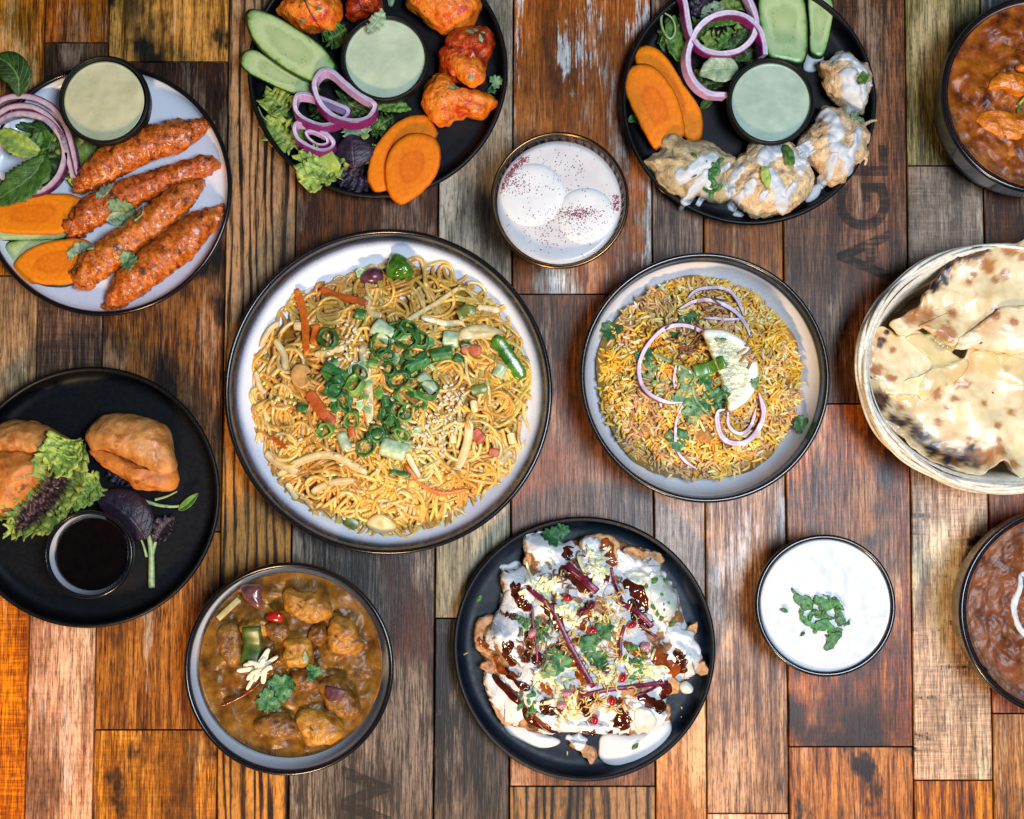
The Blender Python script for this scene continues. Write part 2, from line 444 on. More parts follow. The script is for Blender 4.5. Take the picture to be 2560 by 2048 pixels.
plank(5, 980, 1546, wd('wood sage grey', ['#3d3e33', '#767562', '#a09d86'], 18, .75))
plank(5, 1546, B_, wd('wood black', ['#0b0a0a', '#24211f', '#57504c'], 19, 1.0, paints=[('#4c4a4c', 50, .56, .68, (.8, .8, 1))]))
PL_O = plank(6, T, 736, wd('wood orange peeling', ['#4c2a14', '#935a30', '#b0784a'], 20, .7, .8, paints=[('#a89f94', 7, .50, .56, (1.6, .5, 1)), ('#e2dedc', 15, .545, .57, (1.5, .35, 1)), ('#9fa07c', 22, .635, .66, (1, 1, 1))]))
plank(6, 736, 1966, wd('wood walnut', ['#2c1c12', '#6a4a34', '#946e52'], 21, .9, 1.1, smear=('#a0643c', 12, .50, .64)))
plank(6, 1966, B_, wd('wood zebra', ['#080706', '#2a1f18', '#80684c'], 22, 1.3, 1.0, ring=.85))
plank(7, T, 1000, wd('wood grey brown', ['#251d18', '#665347', '#9a8575'], 23, 1.1, 1.1))
plank(7, 1000, 1720, wd('wood pale mauve', ['#6a584c', '#a08a7c', '#c4b2a4'], 24, .8, cross=.12))
plank(7, 1720, B_, wd('wood copper', ['#5c3820', '#a8754c', '#cc9c72'], 25, .7))
plank(8, T, 1000, wd('wood chestnut', ['#3a1e0c', '#82501f', '#a87030'], 26, .9))
plank(8, 1000, 2034, wd('wood scuffed', ['#3c2a20', '#8a6c57', '#b5977c'], 27, 1.0, 1.1, paints=[('#ddd2cc', 13, .545, .66, (1.3, .5, 1))]))
plank(8, 2034, B_, wd('wood blush low', ['#7a5a48', '#b58d75', '#e0bda6'], 28, .9))
PL_A = plank(9, T, 1010, wd('wood crate brown', ['#20140c', '#553825', '#80604a'], 29, 1.1, 1.1, cross=.10, paints=[('#9a806c', 26, .63, .72, (1, .5, 1))]))
plank(9, 1010, 1867, wd('wood cinnamon', ['#3c1c0a', '#8c5229', '#b57c48'], 30, 1.1, 1.1, cross=.12, smear=('#3a2212', 14, .50, .62), paints=[('#c89a70', 34, .63, .70, (1, .4, 1))]))
plank(9, 1867, B_, wd('wood cinnamon knotted', ['#3a1c0c', '#80502e', '#b88658'], 31, 1.0, 1.1, ring=.15, smear=('#301c10', 26, .54, .62)))
plank(10, T, 415, wd('wood lichen', ['#2e2c1c', '#6d6a4c', '#918e6a'], 32, 1.0, 1.3))
plank(10, 415, 905, wd('wood plaster', ['#5c5148', '#948679', '#b0a396'], 33, .6, .6, cross=.3, paints=[('#2c241f', 60, .645, .68, (.5, 1.2, 1))]))
plank(10, 905, 1951, wd('wood whitewashed', ['#6d5a48', '#b59c84', '#e6cdb4'], 34, .9, .8, cross=.22, paints=[('#3c2816', 26, .56, .60, (.35, 1.3, 1)), ('#54381e', 90, .60, .66, (.5, 1.2, 1))]))
plank(10, 1951, B_, wd('wood bright ochre', ['#4c2606', '#a0621c', '#d09440'], 35, 1.1, 1.2, ring=.25))
plank(11, T, 260, wd('wood slate', ['#20242a', '#454b52', '#6c7278'], 36, .8))
plank(11, 260, 880, wd('wood espresso', ['#1c0f08', '#4a2c18', '#754c2c'], 37, 1.0, cross=.2))
plank(11, 880, 1784, wd('wood sienna', ['#3a1a08', '#84481c', '#b06c30'], 38, 1.0, cross=.15))
plank(11, 1784, B_, wd('wood biscuit', ['#4c3018', '#9c7048', '#cca274'], 39, .9))

# worn stencil letters on two planks
def ink(name, c):
    g = Mat(name); g.set(Roughness=.6); g.put(g.b.inputs['Base Color'], S(c))
    a = g.noise(420, 5, .7, (1, .06, 1)); g.put(g.b.inputs['Alpha'], g.mr(g.math('ADD', g.math('MULTIPLY', a, .7), g.math('MULTIPLY', g.noise(60, 3), .3)), .42, .56, .20, .70)); return g.m
INK = ink('stencil ink', '#0d0805')
def stencil(txt, px, py, size_px, parent, rotz=math.pi / 2, sp=1.0, bold=.0008):
    cu = bpy.data.curves.new('lettering', 'FONT'); cu.body = txt; cu.size = size_px / 3000 / .73; cu.offset = bold; cu.space_character = sp
    cu.align_x = 'CENTER'; cu.align_y = 'CENTER'
    tmp = bpy.data.objects.new('lettering', cu); COL.objects.link(tmp)
    dg = bpy.context.evaluated_depsgraph_get(); dg.update()
    me = bpy.data.meshes.new_from_object(tmp.evaluated_get(dg)); bpy.data.objects.remove(tmp)
    o = bpy.data.objects.new('lettering', me); COL.objects.link(o); me.materials.append(INK)
    p = P(px, py, .0006); o.parent = parent; o.location = p - WO[parent.name]; o.rotation_euler = (0, 0, rotz)
    o['label'] = 'faded black stencilled letters ' + txt
stencil('AGE', 2165, 530, 132, PL_A, sp=1.0, bold=.0012)
stencil('W', 922, 2010, 118, PL_W, bold=.0022)
# ------------------------------------------------------------------ ceramics
def glaze(name, kind):
    g = Mat(name)
    a = g.math('ADD', g.attr('g'), g.math('MULTIPLY', g.math('SUBTRACT', g.noise(700, 4, .7), .5), .16))
    a = g.math('ADD', a, g.math('MULTIPLY', g.math('SUBTRACT', g.noise(35, 3, .6), .5), .14))
    if kind == 'white':
        c = g.ramp(a, [(.08, S('#e4eaf6')), (.26, S('#bccae2')), (.52, S('#46526a')), (.72, S('#16181f')), (1, S('#0d0e12'))])
        g.put(g.b.inputs['Base Color'], g.mix(g.mr(g.noise(900, 2), .70, .76), c, S('#5a5f6a')))
        g.set(Roughness=.22)
        g.b.inputs['Coat Weight'].default_value = .3
    else:
        c = g.ramp(a, [(0, S('#0b0c10')), (.6, S('#090a0d')), (1, S('#08090b'))] if kind == 'black' else [(0, S('#0f1a28')), (.6, S('#0c1420')), (1, S('#090d14'))])  # second ramp paints a bluish sheen into the black base colour
        g.put(g.b.inputs['Base Color'], g.mix(g.mr(g.noise(1400, 2), .66, .74), c, S('#3a3f48')))
        g.set(Roughness=g.mr(g.noise(260, 3), .3, .7, .40, .50)); g.b.inputs['Specular IOR Level'].default_value = .28
        g.bump(g.noise(1500, 2), .25, .0003)
    return g.m
GW = glaze('white glaze with black rim', 'white'); GB = glaze('matte black stoneware', 'black'); GN = glaze('matte black stoneware with painted blue sheen', 'blue_sheen')
CERA = {}
def vessel(name, cx, cy, r, zr, z0, mat, label, cate, key, foot=.6, bulge=.0, fl=.55, floor=.006, t=.0042, rimw=.05, grad=.10, group=None, wallp=.5):
    """round vessel whose rim circle sits at (cx, cy) r in photo units, rim height zr, standing on z0"""
    c = U(cx, cy, zr); R = (U(cx + r, cy, zr) - c).length; h = zr - z0
    base = (c.x, c.y, z0)
    out = [(foot * R * .92, .0012), (foot * R, 0), (foot * R + .002, .0008), ((foot + (1 - foot) * .55) * R, h * .22), ((foot + (1 - foot) * .85) * R, h * .55),
           (R * .992, h - .006), (R, h - .0022), (R - .0006, h - .0006), (R - .0016, h)]
    inn = [(R - t + .0014, h - .0002), (R - t + .0004, h - .0010), (R - t, h - .0026)]
    n = 16; Ri = R - t
    fr = fl * R
    for k in range(1, n + 1):             # concave wall from rim to floor
        q = k / n * math.pi / 2
        x = Ri - (Ri - fr) * (1 - math.cos(q)) ** (wallp * 2)
        z = h - .0026 - (h - .0026 - floor) * math.sin(q) ** 1.15
        inn.append((x, z))
    for k in range(1, 7): inn.append((fr * (1 - k / 6) + 1e-5, floor))
    gl = [1.] * len(out) + [.95, .9, .85]
    for (x, z) in inn[3:]:
        d = (R - x) / R + (h - z) / R * .8
        gl.append(max(0, .85 * (1 - max(0, d - rimw) / grad)) if d > rimw else .85)
    V, F, A = lathe([(x, z) for x, z in out + inn], base, 144, gl)
    V = np.array(V); zz = V[:, 2]
    # potter's unevenness
    for i in range(len(V)):
        dx, dy = V[i, 0] - c.x, V[i, 1] - c.y; a = math.atan2(dy, dx)
        k = 1 + .0035 * math.sin(2 * a + cx) + .002 * math.sin(3 * a + cy)
        V[i, 0] = c.x + dx * k; V[i, 1] = c.y + dy * k
    o = mk(name, V, F, mat, label, cate, group, attrs=dict(g=A), surf=key, org=(c.x, c.y, z0))
    CERA[key] = (c, R, z0 + floor)
    return o
def pool(name, key, vkey, rpx, cx, cy, z, mat, label, cate, amp=.0, ns=120., rings=26, n=120, kind=None, meniscus=.0006, fine=0.0, seed=0):
    c = U(cx, cy, z); R = (U(cx + rpx, cy, z) - c).length
    V = [(c.x, c.y, z)]; 
    for k in range(1, rings + 1):
        t = k / rings
        for j in range(n):
            a = 2 * math.pi * j / n
            V.append((c.x + R * t * math.cos(a), c.y + R * t * math.sin(a), z + (meniscus if k == rings else 0)))
    V = np.array(V)
    if amp:
        for i in range(len(V)):
            x, y, _ = V[i]; e = min(1, (1 - math.hypot(x - c.x, y - c.y) / R) * 6 + .15)
            V[i, 2] += e * amp * (fn(x + seed, y, 0, ns, 4) * .8 + .5 * abs(fn(x, y + seed, .3, ns * .5, 2)))
            if fine: V[i, 2] += fine * fn(x, y, .7, ns * 5, 3)
    F = [(0, 1 + j, 1 + (j + 1) % n) for j in range(n)]
    for k in range(rings - 1):
        a = 1 + k * n; F += [(a + j, a + n + j, a + n + (j + 1) % n, a + (j + 1) % n) for j in range(n)]
    # the body of the liquid below
    b = len(V); low = V[1 + (rings - 1) * n:].copy(); low[:, 2] -= .012
    low[:, :2] = np.array(c[:2]) + (low[:, :2] - np.array(c[:2])) * .82
    V = np.r_[V, low, [[c.x, c.y, z - .012]]]
    a = 1 + (rings - 1) * n
    F += [(a + j, b + j, b + (j + 1) % n, a + (j + 1) % n) for j in range(n)] + [(b + j, b + n, b + (j + 1) % n) for j in range(n)]
    return mk(name, V, F, mat, label, cate, kind=kind, surf=key)

# plates
PLT = dict(foot=.80, fl=.86, floor=.005, wallp=.8)
vessel('dinner_plate', 262, 472, 318, .020, 0, GW, 'white plate with dark blue-black rim under the four kebabs', 'plate', 'A', foot=.72, fl=.74, floor=.005, rimw=.035, grad=.05, wallp=.7)
vessel('dinner_plate', 944, 175, 325, .022, 0, GB, 'black plate carrying the bright orange chicken pieces', 'plate', 'B', **PLT)
vessel('dinner_plate', 1874, 249, 318, .022, 0, GB, 'black plate carrying yogurt-drizzled fritters and carrot slices', 'plate', 'C', **PLT)
vessel('noodle_plate', 970, 977, 410, .036, 0, GW, 'large deep white plate with black rim under the noodles', 'plate', 'E', foot=.55, fl=.60, floor=.007, rimw=.08, grad=.13, wallp=.55)
vessel('rice_bowl', 1763, 942, 314, .052, 0, GW, 'white bowl with thick black rim holding the yellow rice', 'bowl', 'F', foot=.62, fl=.62, floor=.007, rimw=.14, grad=.055, wallp=.6)
vessel('dinner_plate', 1461, 1621, 329, .022, 0, GN, 'dark plate under the yogurt-covered cracker salad', 'plate', 'G', **PLT)
vessel('curry_bowl', 721, 1672, 264, .050, 0, GW, 'white bowl with black rim holding curry with ginger shreds', 'bowl', 'H', foot=.62, fl=.62, floor=.007, rimw=.075, grad=.05, wallp=.6)
vessel('dinner_plate', 221, 1242, 328, .022, 0, GB, 'black plate carrying the two golden samosas', 'plate', 'I', **PLT)
vessel('yogurt_bowl', 2064.5, 1514, 177, .046, 0, GW, 'small dark-rimmed bowl of white yogurt topped with chopped mint', 'bowl', 'K', foot=.62, fl=.62, floor=.006, rimw=.08, grad=.06, wallp=.6)
vessel('curry_bowl', 2664, 1531, 264, .058, 0, GW, 'black-rimmed bowl of brown lentils with a cream swirl', 'bowl', 'M', foot=.78, fl=.66, floor=.007, rimw=.05, grad=.06, wallp=.6)
vessel('curry_bowl', 2608, 234, 253, .058, 0, GW, 'black-rimmed bowl of rust-orange curry beside the greenish plank', 'bowl', 'L', foot=.80, fl=.66, floor=.007, rimw=.06, grad=.06, wallp=.6)
# dip cups
CUP = dict(foot=.66, fl=.66, floor=.004, t=.0032, rimw=.03, grad=.10, wallp=.6)
vessel('dip_cup', 259, 249, 114, .040, .005, GB, 'small black cup of pale green sauce on the kebab plate', 'cup', 'A1', **CUP)
vessel('dip_cup', 962, 143, 111, .040, .005, GB, 'small black cup of pale green sauce among orange chicken', 'cup', 'B1', **CUP)
vessel('dip_cup', 1928, 252, 110, .040, .005, GB, 'small black cup of pale green sauce among the fritters', 'cup', 'C1', **CUP)
vessel('dip_cup', 221, 1387, 111, .040, .005, GW, 'small white-lined black cup of dark sauce beside the samosas', 'cup', 'I1', **dict(CUP, rimw=.045, grad=.05))

def sauce(name, a, b, sp='#4c5038'):
    return pm(name, [a, b], 60, 2, rough=.26, spec=.35, sss=.0, bump=.08, bscale=140, bdist=.002, spots=[(sp, 900, .66, .72), (sp, 420, .73, .76)], rand=0)
pool('dipping_sauce', 'A1', 'A1', 100, 261, 253, .0345, sauce('sauce olive', '#c4c298', '#d2d0aa'), 'pale yellow-green speckled sauce in the kebab plate cup', 'sauce', amp=.0009, ns=45., seed=1)
pool('dipping_sauce', 'B1', 'B1', 99, 963, 147, .0345, sauce('sauce mint', '#b6c6a8', '#c6d4b8'), 'pale mint speckled sauce in the orange chicken plate cup', 'sauce', amp=.0009, ns=45., seed=2)
pool('dipping_sauce', 'C1', 'C1', 99, 1928, 256, .0345, sauce('sauce jade', '#a2b8a6', '#b2c6b4'), 'grey-green speckled sauce in the fritter plate cup', 'sauce', amp=.0009, ns=45., seed=3)
pool('dipping_sauce', 'I1', 'I1', 91, 231, 1385, .031, pm('tamarind dip', ['#050202', '#0c0504'], rough=.10, rand=0), 'almost black glossy sauce in the cup by the samosas', 'sauce')
YOG = pm('yogurt', ['#c6cbd2', '#d6dade'], 90, 3, rough=.36, spec=.25, bump=.10, bscale=90, bdist=.002, rand=0, spots=[('#9aa0a0', 1700, .74, .78)])
pool('yogurt', 'K', 'K', 165, 2065, 1514, .0425, YOG, 'smooth white yogurt filling the small bowl', 'yogurt', amp=.0012, ns=32.)

# ------------------------------------------------------------------ food materials
GREENS = dict(
    dark=('#1c3312', '#35571f'), mid=('#33561c', '#5c8a34'), light=('#6e8c34', '#a8b95c'), pale=('#7f9678', '#a9bb98'), purple=('#1d1420', '#352638'),
    cor=('#26502c', '#4f8a50'), corp=('#5a7c58', '#8fae84'))
def leafmat(key, vein='#8fae6a', edge=None, vs=9, rough=.42):
    a, b = GREENS[key]; g = Mat('leaf ' + key + (edge or ''))
    col = g.ramp(g.noise(180, 4), ev([S(a), S(b)]))
    if edge: col = g.mix(g.mr(g.math('ABSOLUTE', g.attr('v')), .25, .8), S(edge), col)
    u, v = g.attr('u'), g.math('ABSOLUTE', g.attr('v'))
    x = g.math('SUBTRACT', u, g.math('MULTIPLY', v, .28))
    saw = g.math('ABSOLUTE', g.math('SUBTRACT', g.math('FRACT', g.math('MULTIPLY', x, vs)), .5))
    side = g.mr(saw, .0, .10, 1, 0); mid = g.mr(v, .0, .09, 1, 0)
    vn = g.math('MAXIMUM', g.math('MULTIPLY', side, .55), mid)
    col = g.mix(g.math('MULTIPLY', vn, .55), col, S(vein))
    oi = g.nd('ShaderNodeObjectInfo'); hs = g.nd('ShaderNodeHueSaturation')
    g.put(hs.inputs['Value'], g.math('ADD', g.math('MULTIPLY', oi.outputs['Random'], .5), .75)); g.put(hs.inputs['Color'], col)
    g.put(g.b.inputs['Base Color'], hs.outputs[0]); g.set(Roughness=rough)
    g.bump(g.math('ADD', g.math('MULTIPLY', vn, -.6), g.noise(500, 4)), .5, .001)
    g.b.inputs['Subsurface Weight'].default_value = .0
    return g.m
LM = {k: leafmat(k) for k in ('dark', 'mid', 'light', 'pale')}
LM['purple'] = leafmat('purple', '#4a3a52'); LM['red'] = leafmat('light', '#6a4a4a', edge='#3a2228')
LM['cor'] = pm('coriander', ['#234d2a', '#4c8650'], 260, 3, rough=.45, bump=.4, bscale=500, bdist=.001, rand=.25)
LM['corp'] = pm('coriander pale', ['#567a50', '#90b07c'], 260, 3, rough=.45, bump=.4, bscale=500, bdist=.001, rand=.2)
LM['chop'] = pm('chopped herb', ['#1e4a1c', '#4d8a3a'], 300, 3, rough=.4, bump=.4, bscale=500, bdist=.001, rand=.3)
CARROT = pm('carrot', ['#e2e2e2', '#ffffff'], 300, 4, rough=.55, spec=.18, bump=.35, bscale=900, bdist=.0006, attr=('rad', [(.0, '#ee7812'), (.30, '#f07c14'), (.42, '#e87212'), (.52, '#f88614'), (.92, '#fa8814'), (1, '#e47414')]), rand=.05)
CUKE = None
def cuke():
    g = Mat('cucumber'); r = g.attr('rad')
    c = g.ramp(g.math('ADD', r, g.math('MULTIPLY', g.math('MULTIPLY', g.math('SUBTRACT', g.noise(150, 4), .5), .5), g.mr(r, 1.0, .75))), [(.0, S('#b9c892')), (.45, S('#a6bd80')), (.62, S('#c0d09a')), (.84, S('#a9c383')), (.915, S('#7ba052')), (.945, S('#24471a')), (1, S('#17300f'))])
    sd = g.mr(g.vor(260, 'F1', (1, 1, 1)), .0, .42, 1, 0)
    m = g.math('MULTIPLY', sd, g.math('MULTIPLY', g.mr(r, .28, .40), g.mr(r, .52, .40)))
    c = g.mix(g.math('MULTIPLY', m, .8), c, S('#6f8c4c'))
    g.put(g.b.inputs['Base Color'], c); g.set(Roughness=.3); g.bump(g.noise(700, 4), .25, .0006); return g.m
CUKE = cuke()
ONION = pm('red onion', ['#dcdcdc', '#ffffff'], 240, 3, rough=.32, attr=('rad', [(.0, '#c8a0d0'), (.12, '#eee4f0'), (.40, '#e6d8ec'), (.47, '#c8a8d4'), (.54, '#eadff0'), (.80, '#dcc8e4'), (.90, '#a8508f'), (1, '#7c1f66')]), rand=.06, spec=.5)
ONIONP = pm('red onion pale', ['#d8d8d8', '#ffffff'], 240, 3, rough=.32, attr=('rad', [(.0, '#cfa8b8'), (.25, '#e2ccd2'), (.7, '#d2aebc'), (.86, '#7a3a6c'), (1, '#541a4c')]), rand=.06)
STEM = pm('green stem', ['#6f9460', '#a5bd8c'], 200, 3, rough=.4)

# ------------------------------------------------------------------ small builders
def piece(name, pts, key, mat, label, cate, th=.004, z=None, zoff=0., prof=None, rings=8, n=48, amp=0, ns=200, group=None, surf=None, c=None, seed=0, low=.93, lowz=0., plane=None, wob=0., parent=None, rfn=None, off2=None, edge=1.25, kind=None):
    """a slice, lump or splash: outline pts in photo units"""
    zz = z if z is not None else Z(*P(*np.mean(pts, 0), .02)[:2], key) 
    O = cat(PP(pts, zz + th * .4)[:, :2], n, True)
    if wob:
        for i in range(n):
            d = nv((O[i, 0], O[i, 1], seed), 240, seed); O[i] += np.array(d[:2]) * wob
    if z is not None:
        if plane: # tilt: (dzdx, dzdy)
            m = O.mean(0); zb = lambda x, y: z + zoff + plane[0] * (x - m[0]) + plane[1] * (y - m[1])
        else: zb = z + zoff
    else: zb = lambda x, y: Z(x, y, key) + zoff
    cc = None if c is None else P(*c, zz)[:2]
    V, F, A = slab(O, zb, prof or flat(th), rings, cc, amp, ns, seed, low, lowz, edge=edge)
    if rfn: A = np.array([rfn(v) for v in V])
    return mk(name, V, F, mat, label, cate, group, kind, parent=parent, attrs=dict(rad=A), surf=surf)
def ring(name, pts, z, mat, label, w, h, up=(0, 0, 1), closed=True, group=None, n=120, flip=False, key=None, wav=0., taper=False):
    p = PP(pts, z if z is not None else .03); p = cat(p, n, closed)
    if key: p[:, 2] = [Z(x, y, key) for x, y in p[:, :2]]; p[:, 2] = np.convolve(np.r_[p[-8:, 2] if closed else [p[0, 2]] * 8, p[:, 2], p[:8, 2] if closed else [p[-1, 2]] * 8], np.ones(17) / 17, 'valid') + h * .55
    for i in range(len(p)): p[i, 2] += wav * math.sin(i / len(p) * 4 * math.pi + len(pts))
    ww = .85 * w * np.array([1 + .18 * noise.noise(Vector((i * .15, len(pts) * 3.1, 0))) for i in range(n)])
    if taper: ww = ww * np.clip(np.minimum(np.arange(n), n - 1 - np.arange(n)) / (n * .15) + .25, 0, 1)
    V, F, A = band(p, ww, h, up, closed, flip, bev=.10)
    return mk(name, V, F, mat, label, 'onion', group, attrs=dict(rad=A), smooth=False)
def leaf(name, pts, wid, key, mat, label, zoff=.002, z=None, cate='leaf', group=None, solid=.0004, **k):
    q = PP(pts, z if z is not None else .02)
    zf = (lambda x, y: z) if z is not None else (lambda x, y: Z(x, y, key) + zoff)
    V, F, at = leafgeo(q, PX(wid), zf, **k)
    return mk(name, V, F, mat, label, cate, group, attrs=at, solid=solid)
def coriander(x, y, r, rot, key, label, pale=False, zoff=.0012, z=None, name='coriander_leaf', group=None, lobes=3, mat=None):
    zz = z if z is not None else Z(*P(x, y, .03)[:2], key)
    c = P(x, y, zz); R = PX(r)
    O = lobed(c.x, c.y, R, rot, lobes, seed=x)
    zf = (lambda a, b: zz + zoff) if z is not None else (lambda a, b: max(zz - .004, Z(a, b, key)) + zoff)
    sd = x * .37
    V, F, A = slab(O, lambda a, b: zf(a, b) + .0016 * noise.noise(Vector((a * 220 + sd, b * 220, 0))) , lambda t: .0005, 5, None, low=.97, lowz=0)
    return mk(name, V, F, mat or LM['corp' if pale else 'cor'], label, 'herb', group, attrs=dict(rad=A))
def chop(x, y, r, key, label, group, mat=None, name='chopped_herb', el=1.8, rot=None, z=None):
    zz = z if z is not None else Z(*P(x, y, .03)[:2], key)
    c = P(x, y, zz); R = PX(r); rot = random.uniform(0, 6.28) if rot is None else rot
    k = random.randint(5, 7); O = []
    for i in range(k):
        a = 2 * math.pi * i / k + random.uniform(-.25, .25); f = random.uniform(.7, 1.1)
        u, v = R * f * math.cos(a) * el ** .5, R * f * math.sin(a) / el ** .5
        O.append((c.x + u * math.cos(rot) - v * math.sin(rot), c.y + u * math.sin(rot) + v * math.cos(rot)))
    tx, ty = random.uniform(-.35, .35), random.uniform(-.35, .35)
    V, F, A = slab(O, lambda a, b: zz + .001 + R * .35 + tx * (a - c.x) + ty * (b - c.y), lambda t: .0005 - .0008 * t * t, 2, None, low=.96)
    return mk(name, V, F, mat or LM['chop'], label, 'herb', group, attrs=dict(rad=A), smooth=False)
def stroke(name, pts, wid, key, mat, label, cate, th=.002, zoff=.0, group=None, nu=30, nv_=9, wob=.25, surf=None, z=None, drop=.0015, seed=0):
    """thick liquid lying over what is below"""
    q = cat(PP(pts, .035)[:, :2], nu); t = np.gradient(q, axis=0); t /= np.linalg.norm(t, axis=1)[:, None] + 1e-12
    s = np.stack([-t[:, 1], t[:, 0]], 1); W = PX(wid) / 2; V = []
    for i in range(nu):
        u = i / (nu - 1); e = min(1., (min(u, 1 - u) * (nu - 1) / max(2, nu * .12) + .02)) ** .5
        wv = W * e * (1 + wob * noise.noise(Vector((u * 5 + seed, seed * 1.7, 0))) * 1.6)
        sh = W * wob * noise.noise(Vector((u * 6 + seed, 4, seed)))
        zs = []
        for j in range(nv_):
            v = -1 + 2 * j / (nv_ - 1); p = q[i] + s[i] * (wv * v + sh)
            b = (Z(p[0], p[1], key) if z is None else z) + zoff
            zs.append((p[0], p[1], b + th * (max(0, 1 - v * v) ** .5) * e ** .5 - (drop if abs(v) == 1 or i in (0, nu - 1) else 0)))
        V += zs
    return mk(name, V, grid_faces(nu, nv_), mat, label, cate, group, surf=surf)
def stick(name, pts, wid, th, key, mat, label, cate, z=None, zoff=.001, group=None, n=20, parent=None, sm=True, taper=False):
    p = cat(PP(pts, z if z is not None else .035), n)
    if z is None:
        zz = np.array([Z(x, y, key) for x, y in p[:, :2]]); k = np.ones(7) / 7
        p[:, 2] = np.convolve(np.r_[[zz[0]] * 3, zz, [zz[-1]] * 3], k, 'valid') + zoff + th / 2
    w_ = np.full(n, PX(wid))
    if taper: w_ *= np.clip(np.minimum(np.arange(n), n - 1 - np.arange(n)) / (n * .22) + .55, 0, 1)
    V, F, A = band(p, w_, th, bev=.3)
    return mk(name, V, F, mat, label, cate, group, attrs=dict(rad=A), parent=parent, smooth=sm)
def twig(name, pts, wid, key, mat, label, cate='herb', z=None, zoff=.001, n=24, group=None, taper=.5):
    p = cat(PP(pts, z if z is not None else .03), n); r = PX(wid) / 2
    if z is None: p[:, 2] = [Z(x, y, key) + zoff + r for x, y in p[:, :2]]
    V, F = tube(p, np.linspace(r, r * taper, n), 7); return mk(name, V, F, mat, label, cate, group)
# ================================================================== kebab plate
use('A')
KEB = pm('seekh kebab', ['#80300a', '#c05814', '#e07c22'], 240, 5, rough=.36, spec=.6, bump=.55, bscale=480, bdist=.002, spots=[('#3a1406', 420, .58, .68), ('#4c1a08', 90, .58, .70), ('#e08428', 260, .60, .70)], rand=.14, coat=.35, rspots=(200, .45, .6, .2))
KLAB = ['glossiest orange-brown kebab, topmost of the four, nearest the sauce cup', 'second kebab from the sauce cup, ragged crumbly end on the carrot',
        'third kebab from the sauce cup, open crumbly end beside lower carrot', 'lowest kebab, pointed at both ends, along the plate rim']
KEBS = [([(430, 890), (560, 810), (720, 705), (900, 625), (1080, 570), (1270, 465)], [30, 80, 95, 95, 86, 18], .008),
        ([(400, 1150), (540, 1040), (720, 945), (900, 865), (1080, 795), (1230, 745), (1310, 735)], [50, 85, 82, 76, 62, 55, 14], .006),
        ([(450, 1460), (600, 1330), (780, 1190), (950, 1060), (1100, 930), (1210, 820)], [55, 92, 86, 86, 74, 25], .006),
        ([(610, 1625), (760, 1480), (920, 1345), (1080, 1225), (1200, 1110), (1365, 970)], [18, 84, 100, 98, 80, 8], .005)]
for i, (pts, hw, z0) in enumerate(KEBS):
    nu, ns = 110, 30
    z = z0 + .011
    q = cat(np.c_[PP(pts, z)[:, :2], hw], nu); c2 = q[:, :2]; r = q[:, 2] * 1.13 / 2.3953 / 3000 * .97
    e = np.minimum(np.arange(nu), nu - 1 - np.arange(nu)) / 5.; r = r * np.minimum(1, e ** .6 + .12)
    p = np.c_[c2, z0 + np.minimum(r * .82, .012) + .001]
    V, F = tube(p, r, ns, flat=.82)
    end = np.repeat(np.clip(1 - np.arange(nu) / 22., 0, 1), ns)
    for k in range(len(V)):
        a = .0015 + .0018 * end[k] * (1 if i in (1, 2) else .5)
        d = np.array(nv(V[k], 150, i * 7)[:]) * a * 1.3 + np.array(nv(V[k], 420, i * 3)[:]) * a * .9 + np.array(nv(V[k], 1000, i)[:]) * a * .4
        V[k] += d
        V[k, 2] = max(V[k, 2], z0 - .001)
    mk('kebab', V, F, KEB, KLAB[i], 'kebab', 'four kebabs on the white plate', surf='A')
piece('cucumber_slice', [(0, 1300), (30, 1220), (120, 1192), (260, 1188), (420, 1200), (560, 1240), (560, 1350), (430, 1470), (280, 1478), (160, 1450), (40, 1390)], 'A', CUKE, 'pale cucumber slice under the lower carrot slice', 'cucumber', .004, z=.006, surf='A')
piece('cucumber_slice', [(-140, 1170), (-60, 1090), (120, 1050), (320, 1060), (430, 1120), (400, 1190), (250, 1205), (60, 1205), (-80, 1210)], 'A', CUKE, 'cucumber slice hidden beneath the upper carrot slice', 'cucumber', .004, z=.0065, surf='A')
piece('carrot_slice', [(-120, 1040), (-40, 970), (120, 935), (300, 922), (460, 935), (520, 1000), (440, 1090), (380, 1160), (200, 1165), (0, 1150), (-90, 1110)], 'A', CARROT, 'orange carrot slice below the onion rings, left of the kebabs', 'carrot', .0045, z=.0125, plane=(.05, .0), surf='A', wob=.0006)
piece('carrot_slice', [(65, 1380), (95, 1310), (170, 1250), (300, 1205), (470, 1190), (560, 1225), (590, 1300), (520, 1400), (430, 1460), (250, 1465), (120, 1440)], 'A', CARROT, 'orange carrot slice lying on the cucumber at the lowest kebabs', 'carrot', .0045, z=.0115, plane=(.06, .02), surf='A', wob=.0006)
leaf('salad_leaf', [(330, 560), (420, 620), (520, 680), (640, 640)], 95, 'A', LM['light'], 'small crumpled green leaf between sauce cup and top kebab', ruf=.004, nruf=5, wr=.002, z=.010)
leaf('salad_leaf', [(440, 880), (460, 800), (520, 740)], 50, 'A', LM['light'], 'tiny pale green leaf tip above the kebab end', ruf=.003, nruf=4, z=.012)
leaf('salad_leaf', [(240, 880), (300, 740), (260, 560), (120, 500)], 120, 'A', LM['dark'], 'dark green salad leaf inside the onion rings', ruf=.004, nruf=4, wr=.002, z=.009)
leaf('salad_leaf', [(330, 820), (360, 700), (340, 560)], 70, 'A', LM['dark'], 'dark narrow salad leaf against the onion ring', ruf=.003, nruf=4, wr=.002, z=.011)
